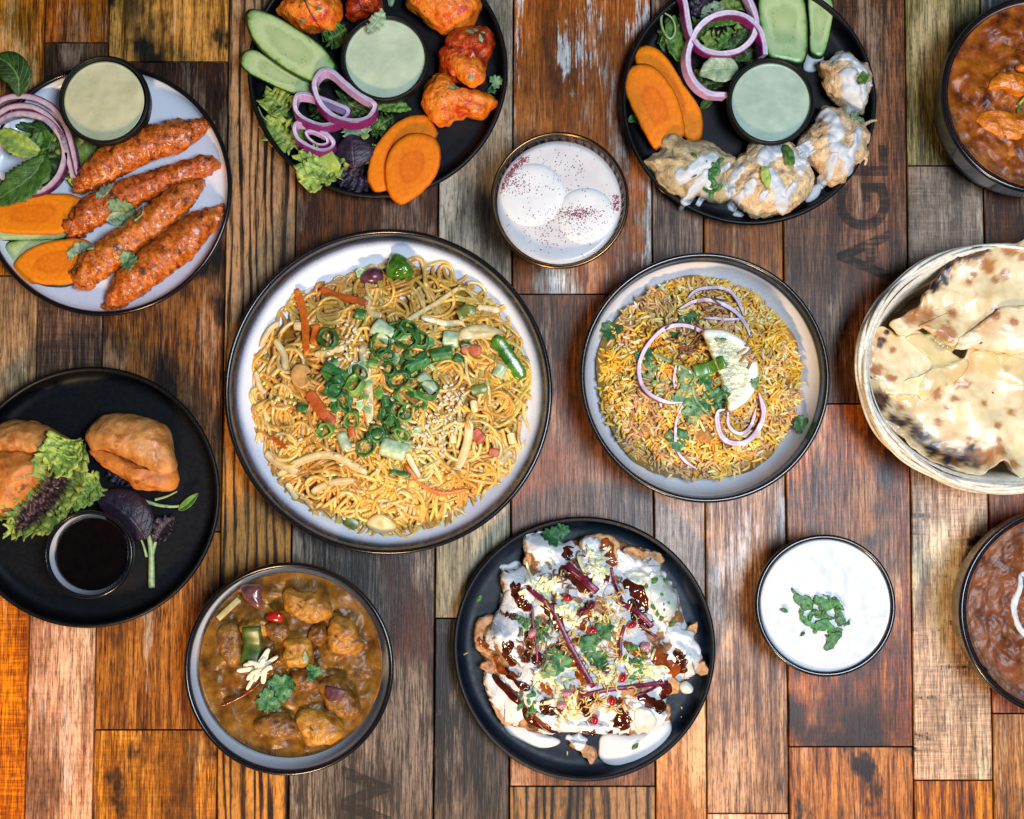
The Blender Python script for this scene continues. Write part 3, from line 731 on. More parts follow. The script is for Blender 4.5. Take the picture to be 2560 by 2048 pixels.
ring('onion_ring', [(-90, 430), (40, 352), (180, 345), (310, 400), (395, 510), (440, 650), (470, 830)], .017, ONIONP, 'outer purple arc of red onion beside the sauce cup', .0062, .006, closed=False, flip=True, group='onion rings on the kebab plate')
ring('onion_ring', [(-60, 490), (60, 410), (200, 405), (315, 475), (385, 590), (420, 720), (445, 825)], .0185, ONIONP, 'middle pink arc of red onion on the kebab plate', .0055, .007, closed=False, flip=True, group='onion rings on the kebab plate')
ring('onion_ring', [(150, 445), (280, 480), (370, 580), (395, 700), (360, 820), (270, 905), (150, 925), (30, 890), (-50, 800), (-90, 690), (-60, 560), (40, 470)], .0185, ONIONP, 'innermost pale pink onion ring around the mint leaves', .0066, .007, group='onion rings on the kebab plate')
leaf('mint_leaf', [(275, 680), (220, 800), (100, 900), (-60, 985)], 105, 'A', LM['mid'], 'large dark mint leaf lying across the onion ring', z=.026, fold=.004, serr=.25, nserr=15, wr=.0022, arch=.004)
leaf('mint_leaf', [(260, 690), (150, 650), (50, 590), (-40, 570)], 70, 'A', LM['light'], 'bright mint leaf pointing to the plate edge inside the onion', z=.022, fold=.006, serr=.2, wr=.002, arch=.004)
leaf('mint_leaf', [(200, 700), (250, 620), (280, 610), (200, 540)], 60, 'A', LM['mid'], 'folded small mint leaf at the centre of the onion', z=.021, fold=.006, serr=.3, wr=.002)
leaf('mint_leaf', [(60, 690), (120, 620), (180, 560)], 55, 'A', LM['light'], 'yellow-green mint leaf tucked under the others', z=.017, fold=.006, wr=.002)
leaf('salad_leaf', [(115, 340), (120, 240), (70, 160), (-30, 95)], 92, 'A', LM['dark'], 'smooth dark green leaf poking over the kebab plate rim', z=.024, fold=.003, wr=.001, arch=.004, peak=.5)
G_ = 'herb pieces on the kebab plate'
coriander(760, 1040, 82, -1.8, 'A', 'coriander leaf with its stem between second and third kebab', True, group=G_)
coriander(765, 1325, 72, .3, 'A', 'pale green coriander leaf on the lowest kebab', True, group=G_, lobes=4)
leaf('coriander_leaf', [(600, 960), (640, 910), (690, 860)], 36, 'A', LM['pale'], 'narrow coriander leaf on the second kebab', cate='herb', group=G_, ruf=.0015)
leaf('coriander_leaf', [(410, 1320), (440, 1260), (520, 1240), (590, 1260)], 34, 'A', LM['pale'], 'curled herb leaf on the lower carrot slice', cate='herb', group=G_, ruf=.0015)
leaf('coriander_leaf', [(640, 1090), (700, 1060), (750, 1040)], 22, 'A', LM['pale'], 'small herb shred beside the coriander leaf on the kebabs', cate='herb', group=G_)
twig('herb_sprig', [(800, 1080), (850, 1040), (845, 980)], 14, 'A', STEM, 'thin curved herb stem on the third kebab')

# ================================================================== orange chicken plate
use('B')
TIK = pm('tikka', ['#c8500a', '#f07e16', '#fc9c30'], 110, 5, rough=.34, spec=.6, bump=.7, bscale=420, bdist=.002, spots=[('#c8300a', 60, .58, .72), ('#3a0f05', 150, .64, .72)], rand=.05, coat=.2)
TIKR = pm('tikka red', ['#5c1206', '#b02c0c', '#e06014'], 110, 5, rough=.3, spec=.6, bump=.7, bscale=420, bdist=.002, spots=[('#240604', 130, .62, .74)], rand=.05, coat=.3)
def lump(name, pts, key, mat, label, cate, th, z, amp=.003, ns=120, group=None, rings=22, n=90, soft=False, **k):
    if soft: k['lowz'] = -.003
    return piece(name, pts, key, mat, label, cate, th, z=z, prof=dome(th, .08 if soft else .35, 4.0 if soft else 2.0), rings=rings, n=n, amp=amp, ns=ns, group=group, surf=key, edge=1.7, low=.8, **k)
GT = 'orange chicken pieces on the black plate'
lump('chicken_piece', [(390, 60), (450, 10), (600, -60), (780, -50), (860, 30), (850, 150), (800, 220), (700, 235), (600, 250), (540, 215), (470, 160), (400, 110)], 'B', TIK, 'orange chicken piece above the cucumber slices', 'chicken', .032, .006, .0035, 110, GT, seed=1)
lump('chicken_piece', [(890, 60), (920, -60), (1100, -80), (1160, 40), (1110, 110), (1010, 130), (930, 160), (890, 110)], 'B', TIKR, 'dark red charred chicken piece above the sauce cup', 'chicken', .026, .006, .004, 120, GT, seed=2)
lump('chicken_piece', [(1320, 20), (1380, -60), (1600, -90), (1850, -60), (1870, 60), (1810, 190), (1700, 235), (1610, 245), (1500, 190), (1390, 110)], 'B', TIK, 'large orange chicken piece cut by the top of the photo', 'chicken', .034, .006, .003, 100, GT, seed=3)
lump('chicken_piece', [(1600, 330), (1650, 250), (1780, 200), (1930, 215), (1965, 330), (1910, 480), (1900, 600), (1800, 640), (1680, 600), (1580, 520), (1560, 420)], 'B', TIKR, 'glossy red-orange chicken piece right of the sauce cup', 'chicken', .034, .006, .0045, 105, GT, seed=14)
lump('chicken_piece', [(1640, 430), (1720, 400), (1850, 420), (1900, 500), (1890, 600), (1800, 640), (1700, 560)], 'B', TIK, 'small smooth orange chicken nub lying on the red piece', 'chicken', .016, .026, .002, 105, GT, seed=15)
lump('chicken_piece', [(1440, 740), (1470, 610), (1560, 540), (1650, 560), (1700, 650), (1860, 665), (1990, 735), (1960, 800), (1880, 870), (1770, 850), (1690, 880), (1640, 920), (1540, 915), (1490, 860)], 'B', TIK, 'long orange chicken piece with tapering tail above the carrots', 'chicken', .030, .006, .0035, 115, GT, seed=5, c=(1620, 750))
piece('cucumber_slice', [(115, 430), (150, 375), (230, 365), (350, 440), (500, 540), (640, 610), (720, 650), (640, 700), (480, 680), (320, 610), (180, 540), (120, 480)], 'B', CUKE, 'lower cucumber slice overhanging the orange chicken plate rim', 'cucumber', .0045, z=.022, plane=(-.03, 0), surf='B')
piece('cucumber_slice', [(160, 110), (210, 75), (310, 95), (430, 150), (560, 230), (700, 320), (790, 420), (830, 500), (800, 560), (700, 600), (600, 590), (480, 530), (360, 450), (250, 350), (180, 240)], 'B', CUKE, 'upper cucumber slice leaning on the orange chicken', 'cucumber', .005, z=.030, plane=(-.05, .05), surf='B')
# salad greens
LB = [('light', [(300, 660), (380, 740), (480, 800)], 90, 'pale green frilly leaf below the cucumber slices', .014, .006), ('light', [(560, 1080), (460, 1000), (340, 950), (290, 960)], 95, 'yellow-green frilly lettuce edge left of the onion rings', .014, .006),
      ('light', [(540, 1100), (640, 1180), (720, 1220), (580, 1360)], 110, 'light green lettuce corner overhanging the plate rim', .024, .005), ('light', [(600, 1180), (720, 1200), (860, 1260)], 90, 'bright green lettuce ruffle beside the carrots', .022, .006),
      ('mid', [(740, 300), (820, 260), (890, 210)], 80, 'curly green leaf between cucumber and sauce cup', .018, .006), ('mid', [(1100, 780), (1220, 760), (1360, 800)], 58, 'rounded green rocket leaf under the sauce cup', .020, .001),
      ('mid', [(1060, 870), (1180, 940)], 36, 'slim green leaf above the carrot slices', .020, .001), ('dark', [(850, 660), (920, 760), (1040, 820), (1100, 960)], 90, 'dark green leaf inside the large onion ring', .014, .004),
      ('dark', [(620, 780), (740, 820), (840, 860)], 70, 'dark green leaf inside the middle onion ring', .014, .004), ('pale', [(860, 940), (960, 960), (1070, 920)], 60, 'grey-green leaf between onion ring and purple leaf', .017, .003),
      ('dark', [(1080, 1000), (1130, 920), (1240, 850)], 75, 'dark leaf tucked behind the carrot slices', .013, .003), ('dark', [(420, 760), (480, 860), (520, 960)], 60, 'dark green leaf stem left of the onion rings', .012, .004),
      ('purple', [(830, 1200), (920, 1300), (1080, 1360)], 90, 'blackish purple leaf at the plate rim by the carrots', .014, .003), ('light', [(1000, 1000), (1060, 985)], 20, 'tiny pale leaflet on the purple leaf', .026, 0),
      ('light', [(1040, 1180), (1070, 1110), (1110, 1070)], 40, 'narrow green leaf squeezed between purple leaf and carrot', .016, .003)]
for m, pts, wd_, lab, z, ruf in LB:
    leaf('salad_leaf', pts, wd_, 'B', LM[m], lab, z=z, ruf=ruf, nruf=6, wr=.002, serr=.3 if m == 'light' else 0, nserr=11, tipw=.6 if ruf > .004 else 0, nu=36, nv_=13, seed=pts[0][0])
twig('herb_sprig', [(245, 780), (290, 860), (350, 890)], 16, 'B', STEM, 'pale curled stem at the left rim of the chicken plate', z=.018)
leaf('salad_leaf', [(950, 1225), (945, 1120), (930, 980)], 150, 'B', LM['purple'], 'round dark purple baby leaf between onion and carrot', z=.022, fold=-.003, wr=.0015, arch=.003, peak=.5)
GO = 'onion rings on the orange chicken plate'
ring('onion_ring', [(515, 960), (540, 912), (620, 920), (720, 970), (800, 1050), (780, 1100), (700, 1115), (610, 1080), (540, 1030)], .026, ONION, 'smallest red onion ring, lowest of three', .0042, .0075, up=(.0, .5, .85), group=GO)
ring('onion_ring', [(600, 975), (650, 965), (740, 1010), (755, 1055), (690, 1065), (625, 1025)], .026, ONION, 'tiny inner onion ring nested in the smallest ring', .0026, .005, up=(.0, .4, .9), group=GO)
ring('onion_ring', [(520, 800), (535, 720), (590, 705), (700, 735), (830, 785), (905, 820), (895, 870), (820, 915), (720, 935), (620, 905), (550, 860)], .030, ONION, 'middle red onion ring, half under the largest ring', .0044, .0085, up=(0, .5, .85), group=GO)
ring('onion_ring', [(660, 640), (690, 565), (740, 530), (800, 550), (880, 622), (980, 700), (1075, 760), (1105, 800), (1060, 875), (960, 905), (840, 885), (750, 830), (690, 750)], .036, ONION, 'largest red onion ring leaning against the sauce cup', .005, .009, up=(0, .45, .87), group=GO)
piece('carrot_slice', [(1040, 1290), (1070, 1130), (1140, 1010), (1240, 900), (1360, 838), (1470, 838), (1535, 920), (1550, 1000), (1400, 1200), (1250, 1350), (1190, 1390), (1100, 1410), (1060, 1350)], 'B', CARROT, 'rear carrot slice below the orange chicken', 'carrot', .005, z=.016, surf='B', wob=.0006, plane=(0, -.03))
piece('carrot_slice', [(1180, 1170), (1230, 1060), (1330, 980), (1440, 970), (1540, 1010), (1580, 1110), (1560, 1250), (1490, 1360), (1400, 1440), (1300, 1495), (1230, 1460), (1190, 1390), (1170, 1280)], 'B', CARROT, 'front carrot slice overhanging the orange chicken plate rim', 'carrot', .005, z=.0225, surf='B', wob=.0006, plane=(0, -.02))
GH = 'herb pieces on the orange chicken plate'
leaf('coriander_leaf', [(1045, 235), (1090, 190), (1130, 140), (1150, 60)], 55, 'B', LM['pale'], 'pale coriander sprig resting on the chicken sauce cup rim', z=.042, serr=.5, nserr=8, ruf=.0015, cate='herb', group=GH)
coriander(1980, 600, 62, .4, 'B', 'coriander sprig at the right rim of the chicken plate', True, group=GH, z=.012)
coriander(1950, 660, 40, 1.4, 'B', 'tiny dark coriander sprig under the rim sprig', group=GH, z=.008)
for x, y, r in ((1790, 240, 26), (1830, 225, 20), (1870, 285, 24), (1650, 635, 28), (1690, 640, 18), (1800, 570, 24), (580, 150, 22), (690, 70, 20), (1890, 240, 16), (1220, 10, 50)):
    chop(x, y, r, 'B', 'chopped green herb fleck on the orange chicken', GH + ' flecks', mat=LM['corp'])
twig('herb_sprig', [(590, 0), (640, 120), (700, 200)], 9, 'B', pm('dark stem', ['#2a2a14', '#3c3a1c']), 'thin dark herb stem across the chicken above the cucumber')
twig('herb_sprig', [(610, 230), (620, 290), (645, 330)], 8, 'B', STEM, 'short hair-thin stem on the upper cucumber slice')

# ================================================================== fritter plate
use('C')
PAK = pm('fritter', ['#a8845c', '#dcbc90', '#f0d8b4'], 130, 5, rough=.5, bump=.7, bscale=520, bdist=.002, spots=[('#a06c34', 80, .60, .70), ('#54341c', 110, .68, .76)], rand=.06)
PAK2 = pm('fritter olive', ['#8a7450', '#bca67c', '#d4c098'], 130, 5, rough=.5, bump=.7, bscale=520, bdist=.002, spots=[('#5a4226', 80, .62, .70)], rand=.04)
piece('carrot_slice', [(190, 400), (230, 350), (290, 330), (380, 370), (460, 460), (560, 620), (650, 750), (700, 860), (695, 1030), (600, 1045), (450, 900), (300, 700), (220, 520)], 'C', CARROT, 'rear carrot slice on the fritter plate, beside the greens', 'carrot', .005, z=.012, surf='C', wob=.0006)
piece('carrot_slice', [(150, 515), (220, 475), (310, 480), (390, 540), (480, 660), (540, 800), (570, 950), (560, 1020), (380, 1100), (350, 1120), (290, 1030), (220, 900), (150, 750), (120, 650)], 'C', CARROT, 'front carrot slice on the fritter plate, near the rim', 'carrot', .005, z=.018, surf='C', wob=.0006)
piece('cucumber_slice', [(1480, -40), (1560, -80), (1640, -40), (1675, 60), (1660, 200), (1620, 380), (1580, 440), (1500, 400), (1490, 200)], 'C', CUKE, 'narrow cucumber slice behind the broad one on the fritter plate', 'cucumber', .005, z=.012, surf='C')
piece('cucumber_slice', [(1105, 60), (1130, -40), (1280, -90), (1440, -40), (1475, 100), (1485, 250), (1480, 400), (1440, 490), (1330, 470), (1200, 440), (1150, 350), (1120, 200)], 'C', CUKE, 'broad cucumber slice above the fritter sauce cup', 'cucumber', .005, z=.020, surf='C')
GL = 'salad leaves on the fritter plate'
LC = [('dark', [(470, 420), (480, 250), (560, 120)], 110, 'dark leaf bed under the onion ring, fritter plate', .010, .003), ('dark', [(1080, 480), (1000, 320), (1050, 150)], 120, 'dark leaf behind the cucumber and onion', .010, .003),
      ('mid', [(530, 460), (500, 330), (480, 200), (500, 110)], 70, 'long green leaf left of the purple onion', .016, .001), ('pale', [(690, 130), (780, 80), (860, 20)], 62, 'grey-green leaf near the top of the fritter plate', .020, .001),
      ('mid', [(720, 190), (830, 150), (960, 170)], 55, 'rounded green leaf inside the round onion ring', .020, .001), ('mid', [(640, 320), (680, 220), (640, 130)], 60, 'upright green leaf against the onion, fritter plate', .018, .002),
      ('light', [(700, 360), (780, 310), (840, 260)], 60, 'bright yellow-green leaf heart amid the greens', .020, .004), ('mid', [(800, 360), (880, 300), (900, 200)], 45, 'folded green leaf beside the bright leaf heart', .022, .003),
      ('dark', [(890, 390), (980, 300), (1050, 190)], 60, 'glossy dark leaf crossing inside the onion ring', .022, .001), ('light', [(960, 320), (990, 200), (1000, 110)], 46, 'pale leaf back along the onion ring', .018, .002),
      ('dark', [(680, 640), (770, 620), (880, 610)], 52, 'small dark leaf under the pale veined leaf', .016, .002), ('mid', [(690, 810), (730, 770), (780, 730)], 34, 'green leaf tip below the onion on black', .010, 0),
      ('dark', [(860, 440), (960, 430), (1060, 450)], 35, 'thin dark leaf above the sauce cup', .020, .001), ('dark', [(640, 520), (700, 600), (680, 700)], 60, 'deep green leaf behind the onion arc', .012, .001),
      ('purple', [(640, 110), (700, 40), (760, -40)], 90, 'purple-brown leaf at the top edge', .018, .003), ('light', [(860, 60), (940, 30), (1020, 50)], 60, 'frilly green leaf at the top edge near cucumber', .018, .005),
      ('mid', [(150, 910), (200, 880), (230, 930)], 30, 'small leaf peeking out under the carrot slices', .010, 0), ('mid', [(390, 360), (420, 280), (440, 200)], 22, 'slender dark leaf beside the stem loop', .012, 0)]
for m, pts, wd_, lab, z, ruf in LC:
    leaf('salad_leaf', pts, wd_, 'C', LM[m], lab, z=z, ruf=ruf, nruf=4, wr=.0018, fold=.002, group=GL, seed=pts[0][1])
leaf('salad_leaf', [(970, 520), (860, 520), (760, 530), (680, 560)], 105, 'C', LM['pale'], 'large pale veined leaf left of the sauce cup', z=.024, fold=.003, wr=.002, arch=.003, group=GL)
twig('herb_sprig', [(455, 60), (400, 110), (405, 210), (460, 290), (500, 230), (480, 140), (410, 90)], 22, 'C', STEM, 'looped pale green stem left of the purple onion', z=.020)
GO = 'onion rings on the fritter plate'
ring('onion_ring', [(520, -90), (560, 30), (580, 160), (610, 280), (690, 375), (820, 412), (960, 388), (1060, 300), (1095, 180), (1060, 50), (990, -70), (850, -170), (650, -170)], .028, ONION, 'red onion ring cut by the top of the photo', .006, .008, up=(.25, .05, 1), group=GO)
ring('onion_ring', [(865, 718), (740, 705), (650, 640), (595, 550), (580, 440), (605, 330), (660, 220), (760, 140), (880, 112), (1000, 135), (1100, 220), (1140, 330), (1150, 420)], .028, ONION, 'round red onion ring whose ends slide under the sauce cup', .006, .009, up=(.35, .08, 1), closed=False, group=GO)
GP = 'yogurt drizzled fritters'
lump('fritter', [(250, 1200), (330, 1160), (390, 1120), (370, 1040), (430, 990), (510, 1000), (560, 1040), (700, 1050), (800, 1090), (900, 1160), (950, 1190), (900, 1280), (890, 1400), (900, 1490), (780, 1510), (680, 1460), (580, 1500), (520, 1460), (420, 1440), (340, 1330), (330, 1260)], 'C', PAK2, 'olive-brown fritter with a bare left side, under the carrots', 'fritter', .030, .006, .003, 130, GP, c=(620, 1270), seed=21)
lump('fritter', [(880, 1330), (920, 1230), (980, 1160), (1060, 1060), (1140, 1035), (1250, 1080), (1340, 1050), (1420, 1110), (1480, 1180), (1520, 1280), (1530, 1370), (1460, 1480), (1380, 1570), (1250, 1600), (1090, 1620), (1000, 1560), (920, 1500), (880, 1400)], 'C', PAK, 'roundest fritter below the sauce cup, thickly drizzled', 'fritter', .036, .006, .0045, 130, GP, seed=22)
lump('fritter', [(1390, 1080), (1470, 980), (1550, 870), (1590, 790), (1680, 800), (1760, 830), (1850, 880), (1940, 980), (1930, 1080), (1920, 1180), (1850, 1230), (1810, 1290), (1740, 1370), (1640, 1370), (1580, 1300), (1490, 1220), (1460, 1150)], 'C', PAK, 'golden fritter with white streaks right of the sauce cup', 'fritter', .034, .006, .004, 130, GP, seed=23)
lump('fritter', [(1545, 490), (1640, 440), (1700, 400), (1780, 400), (1850, 450), (1930, 500), (1960, 600), (1940, 700), (1920, 800), (1880, 850), (1780, 800), (1690, 770), (1620, 680), (1600, 600), (1590, 540)], 'C', PAK, 'smallest fritter, topmost of the four', 'fritter', .034, .006, .004, 130, GP, seed=24)
for pts, lab in (([(1900, 930), (1960, 900), (2000, 895)], 'crisp batter strand sticking out of the golden fritter'), ([(1870, 1170), (1920, 1180), (1910, 1230)], 'batter crumb at the lower edge of the golden fritter')):
    twig('batter_strand', pts, 34, 'C', PAK, lab, 'batter', z=.022)
GY = 'yogurt drizzles on the fritters'
YD = [([(490, 1310), (600, 1290), (700, 1215), (830, 1150)], 70), ([(570, 1510), (640, 1410), (700, 1330), (740, 1260)], 52), ([(740, 1450), (700, 1430)], 50), ([(830, 1270), (930, 1195)], 26), ([(700, 1300), (760, 1380), (720, 1440)], 40),
      ([(1110, 1230), (1200, 1140), (1310, 1080)], 80), ([(1160, 1270), (1240, 1380), (1290, 1490), (1330, 1570)], 74), ([(1340, 1090), (1400, 1200), (1440, 1310)], 44), ([(895, 1400), (950, 1300), (1000, 1215)], 50),
      ([(940, 1500), (1030, 1420), (1080, 1340)], 56), ([(1380, 1180), (1510, 1215)], 36), ([(1260, 1500), (1350, 1430), (1400, 1360)], 40), ([(1130, 1440), (1180, 1480)], 50), ([(960, 1260), (930, 1330), (920, 1450)], 40),
      ([(1600, 790), (1660, 880), (1690, 990), (1640, 1080)], 72), ([(1630, 1080), (1720, 1120), (1790, 1200), (1800, 1290)], 60), ([(1860, 930), (1850, 1050), (1810, 1150), (1805, 1270)], 44), ([(1680, 1140), (1660, 1230), (1640, 1350)], 46), ([(1450, 1050), (1500, 1150)], 80),
      ([(1660, 430), (1760, 415), (1850, 480), (1930, 580)], 56), ([(1770, 510), (1780, 620), (1830, 730), (1890, 830)], 78), ([(1900, 600), (1915, 760)], 40), ([(1960, 590), (1985, 620)], 40)]
DLAB = [k + ' of the olive-brown fritter' for k in ('broad yogurt streak across the upper side', 'yogurt run down to the lower edge', 'small yogurt dab beside the herbs', 'thin yogurt line at the right edge', 'short yogurt bend under the herbs')] + \
    [k + ' of the roundest fritter' for k in ('thick yogurt band nearest the cup', 'longest yogurt run down the middle', 'yogurt streak down the right shoulder', 'yogurt streak on the left shoulder', 'yogurt smear at the lower left', 'yogurt line leading off the right side', 'crossing yogurt streak at the lower right', 'small yogurt dab at the bottom', 'yogurt streak along the left edge')] + \
    [k + ' of the golden fritter' for k in ('thick upper yogurt streak', 'bent yogurt run to the lower right', 'yogurt streak along the right side', 'straight yogurt run to the bottom edge', 'yogurt patch on the left side')] + \
    [k + ' of the topmost fritter' for k in ('yogurt band over the top', 'broad yogurt run down the middle', 'thin yogurt streak on the right side', 'yogurt drip at the plate rim side')]
ylab = ['olive-brown fritter'] * 5 + ['roundest fritter'] * 9 + ['golden fritter'] * 5 + ['topmost fritter'] * 4
for i, (pts, w_) in enumerate(YD):
    stroke('yogurt_drizzle', pts, w_ * 1.65, 'C', YOG, DLAB[i], 'yogurt', .0022, .0004, GY, seed=i)
piece('yogurt_drop', [(1450, 500), (1480, 390), (1560, 375), (1610, 430), (1560, 520), (1490, 535)], 'C', YOG, 'yogurt puddle between cucumber and topmost fritter', 'yogurt', .005, z=.0055, prof=dome(.005, .1), rings=8)
piece('yogurt_drop', [(1465, 1490), (1500, 1400), (1560, 1365), (1590, 1400), (1560, 1470), (1500, 1505)], 'C', YOG, 'yogurt drop on black between two lower fritters', 'yogurt', .006, z=.0055, prof=dome(.006, .1), rings=8)
piece('yogurt_drop', [(925, 1600), (960, 1560), (1020, 1590), (990, 1615)], 'C', YOG, 'small yogurt smear under the roundest fritter', 'yogurt', .003, z=.0055, prof=dome(.003, .1), rings=6)
GH = 'chopped herbs on the fritters'
for x, y, r in [(790 + random.gauss(0, 28), 1200 + i * 20, random.uniform(22, 40)) for i in range(13)] + [(640, 1160, 26), (640, 1310, 20), (680, 1440, 26), (720, 1410, 24), (760, 1440, 20)]:
    chop(x, y, r, 'C', 'chopped green herb heaped on the olive-brown fritter', GH + ' olive')
leaf('chopped_herb', [(1275, 1110), (1300, 1190), (1310, 1280)], 40, 'C', LM['mid'], 'broad green herb strip on the roundest fritter', zoff=.004, cate='herb', serr=.4, tipw=.8)
leaf('chopped_herb', [(1110, 1290), (1130, 1370), (1150, 1450)], 34, 'C', LM['light'], 'pale green leaf sliver on the roundest fritter', zoff=.004, cate='herb')
leaf('chopped_herb', [(1820, 690), (1850, 640), (1870, 600)], 32, 'C', LM['mid'], 'square green herb piece on the topmost fritter', zoff=.004, cate='herb', tipw=.8)
for x, y in ((1860, 890), (1810, 870), (1760, 820), (1870, 520), (1840, 560), (1900, 560), (1890, 905), (1840, 850)):
    chop(x, y, 24, 'C', 'olive herb shred where the two right fritters meet', GH + ' right', mat=LM['corp'])
# ================================================================== noodles
use('E')
NC = P(880, 905, .03); NR = PX(700)
MOUND = cat(PP([(700, 290), (900, 225), (1090, 235), (1330, 330), (1480, 500), (1560, 760), (1570, 1020), (1500, 1250), (1330, 1440), (1080, 1600), (800, 1590), (540, 1540), (320, 1370), (225, 1130), (190, 880), (215, 650), (310, 500), (450, 395)], .02)[:, :2], 180, True)
_ang = np.arctan2(MOUND[:, 1] - NC.y, MOUND[:, 0] - NC.x); _rad = .965 * np.hypot(MOUND[:, 1] - NC.y, MOUND[:, 0] - NC.x)
_o = np.argsort(_ang); _ang, _rad = _ang[_o], _rad[_o]
def ndist(x, y):
    a = math.atan2(y - NC.y, x - NC.x); return math.hypot(x - NC.x, y - NC.y) / float(np.interp(a, _ang, _rad, period=2 * math.pi))
def nz(x, y):
    d = ndist(x, y); return .013 + .026 * max(0, 1 - min(d, 1.2) ** 2.4) + .0045 * fn(x, y, 0, 45, 3) * min(1, max(0, 1.1 - d) * 4)
acc = Acc()
V, F, A = slab(MOUND[_o] if False else MOUND, lambda x, y: nz(x, y) - .0030, lambda t: -.002 * t, 40, NC, .0015, 260)
acc.add(V, F, np.array(S('#a8762c')))
NCOL = [S(c) for c in ('#ecb850', '#f2c868', '#dea648', '#f6d88c', '#e2b05c', '#ca964a')]
def strand(x, y, a, L, cur, lay, col, wob=1.0, r=.0016):
    n = max(12, int(L / .0028)); pts = []; k = cur; ph = random.uniform(0, 9)
    for i in range(n):
        z = nz(x, y) + lay + .0012 * math.sin(i * .5 + ph) 
        pts.append((x, y, z))
        a += (k + wob * 55 * noise.noise(Vector((i * .10 + ph, ph, 0)))) * .0028
        x += .0028 * math.cos(a); y += .0028 * math.sin(a)
        d = ndist(x, y)
        if d > 1.0:                          # turn back towards the middle
            t = math.atan2(NC.y - y, NC.x - x); da = (t - a + math.pi) % (2 * math.pi) - math.pi
            a += .35 * da * min(1, (d - 1.0) * 12)
    V, F = tube(np.array(pts), r, 6); acc.add(V, F, np.array(col))
def rpt(lim=.97):
    while True:
        x, y = NC.x + random.uniform(-1, 1) * NR * 1.05, NC.y + random.uniform(-1, 1) * NR * 1.05
        if ndist(x, y) < lim: return x, y
for b in range(190):                          # lower tangle
    x, y = rpt(); strand(x, y, random.uniform(0, 6.28), random.uniform(.05, .11), random.uniform(-30, 30), random.uniform(-.003, -.0005), random.choice(NCOL[2:]))
for b in range(96):                           # combed bundles
    x, y = rpt(.9); a = random.uniform(0, 6.28); cur = random.uniform(-38, 38); m = random.randint(3, 6); L = random.uniform(.05, .10); col = random.choice(NCOL)
    for k in range(m):
        o = (k - m / 2) * .0034
        c = tuple(v * random.uniform(.85, 1.12) for v in col)
        strand(x - math.sin(a) * o, y + math.cos(a) * o, a + random.gauss(0, .08), L * random.uniform(.8, 1.15), cur + random.gauss(0, 4), random.uniform(.0, .0028), c, .35)
for b in range(70):                           # loose loops on top
    x, y = rpt(.98); strand(x, y, random.uniform(0, 6.28), random.uniform(.04, .09), random.choice((-1, 1)) * random.uniform(40, 120), random.uniform(.002, .0045), random.choice(NCOL[:4]), .6)
for b in range(60):                           # loops hanging out along the edge
    a = random.uniform(0, 6.28); rr = float(np.interp(a, _ang, _rad, period=2 * math.pi)) if -3.2 < a < 3.2 else NR * .95
    x, y = NC.x + rr * .93 * math.cos(a), NC.y + rr * .93 * math.sin(a)
    strand(x, y, a + random.choice((-1, 1)) * 1.4, random.uniform(.03, .07), random.choice((-1, 1)) * random.uniform(30, 110), random.uniform(.0, .003), random.choice(NCOL[:4]), .6)
NOOD = pm('noodle', ['#e6e0d8', '#ffffff'], 300, 3, rough=.34, spec=.5, vcol=True, rand=0, sss=.0, coat=.3)
V, F = acc.get()
mk('noodles', V, F, NOOD, 'tangled golden stir-fried noodles heaped in the large white plate', 'noodles', kind='stuff', attrs=dict(Col=acc.cols()))
def NZ(off):   # a smooth bed at the top of the tangle for toppings
    n = 60; xs = np.linspace(-1, 1, n) * NR * 1.1; V = [(NC.x + a, NC.y + b, nz(NC.x + a, NC.y + b) + off) for a in xs for b in xs]
    SURF['N'] = [BVHTree.FromPolygons(V, grid_faces(n, n))]
NZ(.0042)
CAR2 = pm('carrot strip', ['#c25410', '#ec7c1c'], 250, 4, rough=.38, bump=.3, bscale=700, coat=.1)
CAR3 = pm('cooked carrot', ['#a8441a', '#cc6426'], 250, 4, rough=.38, bump=.3, bscale=700)
PALE = pm('cooked onion', ['#dcc48c', '#f4e8c0'], 160, 4, rough=.28, bump=.3, bscale=400, coat=.2, attr=('rad', [(0, '#e4cca0'), (.5, '#ffffff'), (1, '#e4cca0')]), rand=.06)
GV = 'vegetable strips in the noodles'
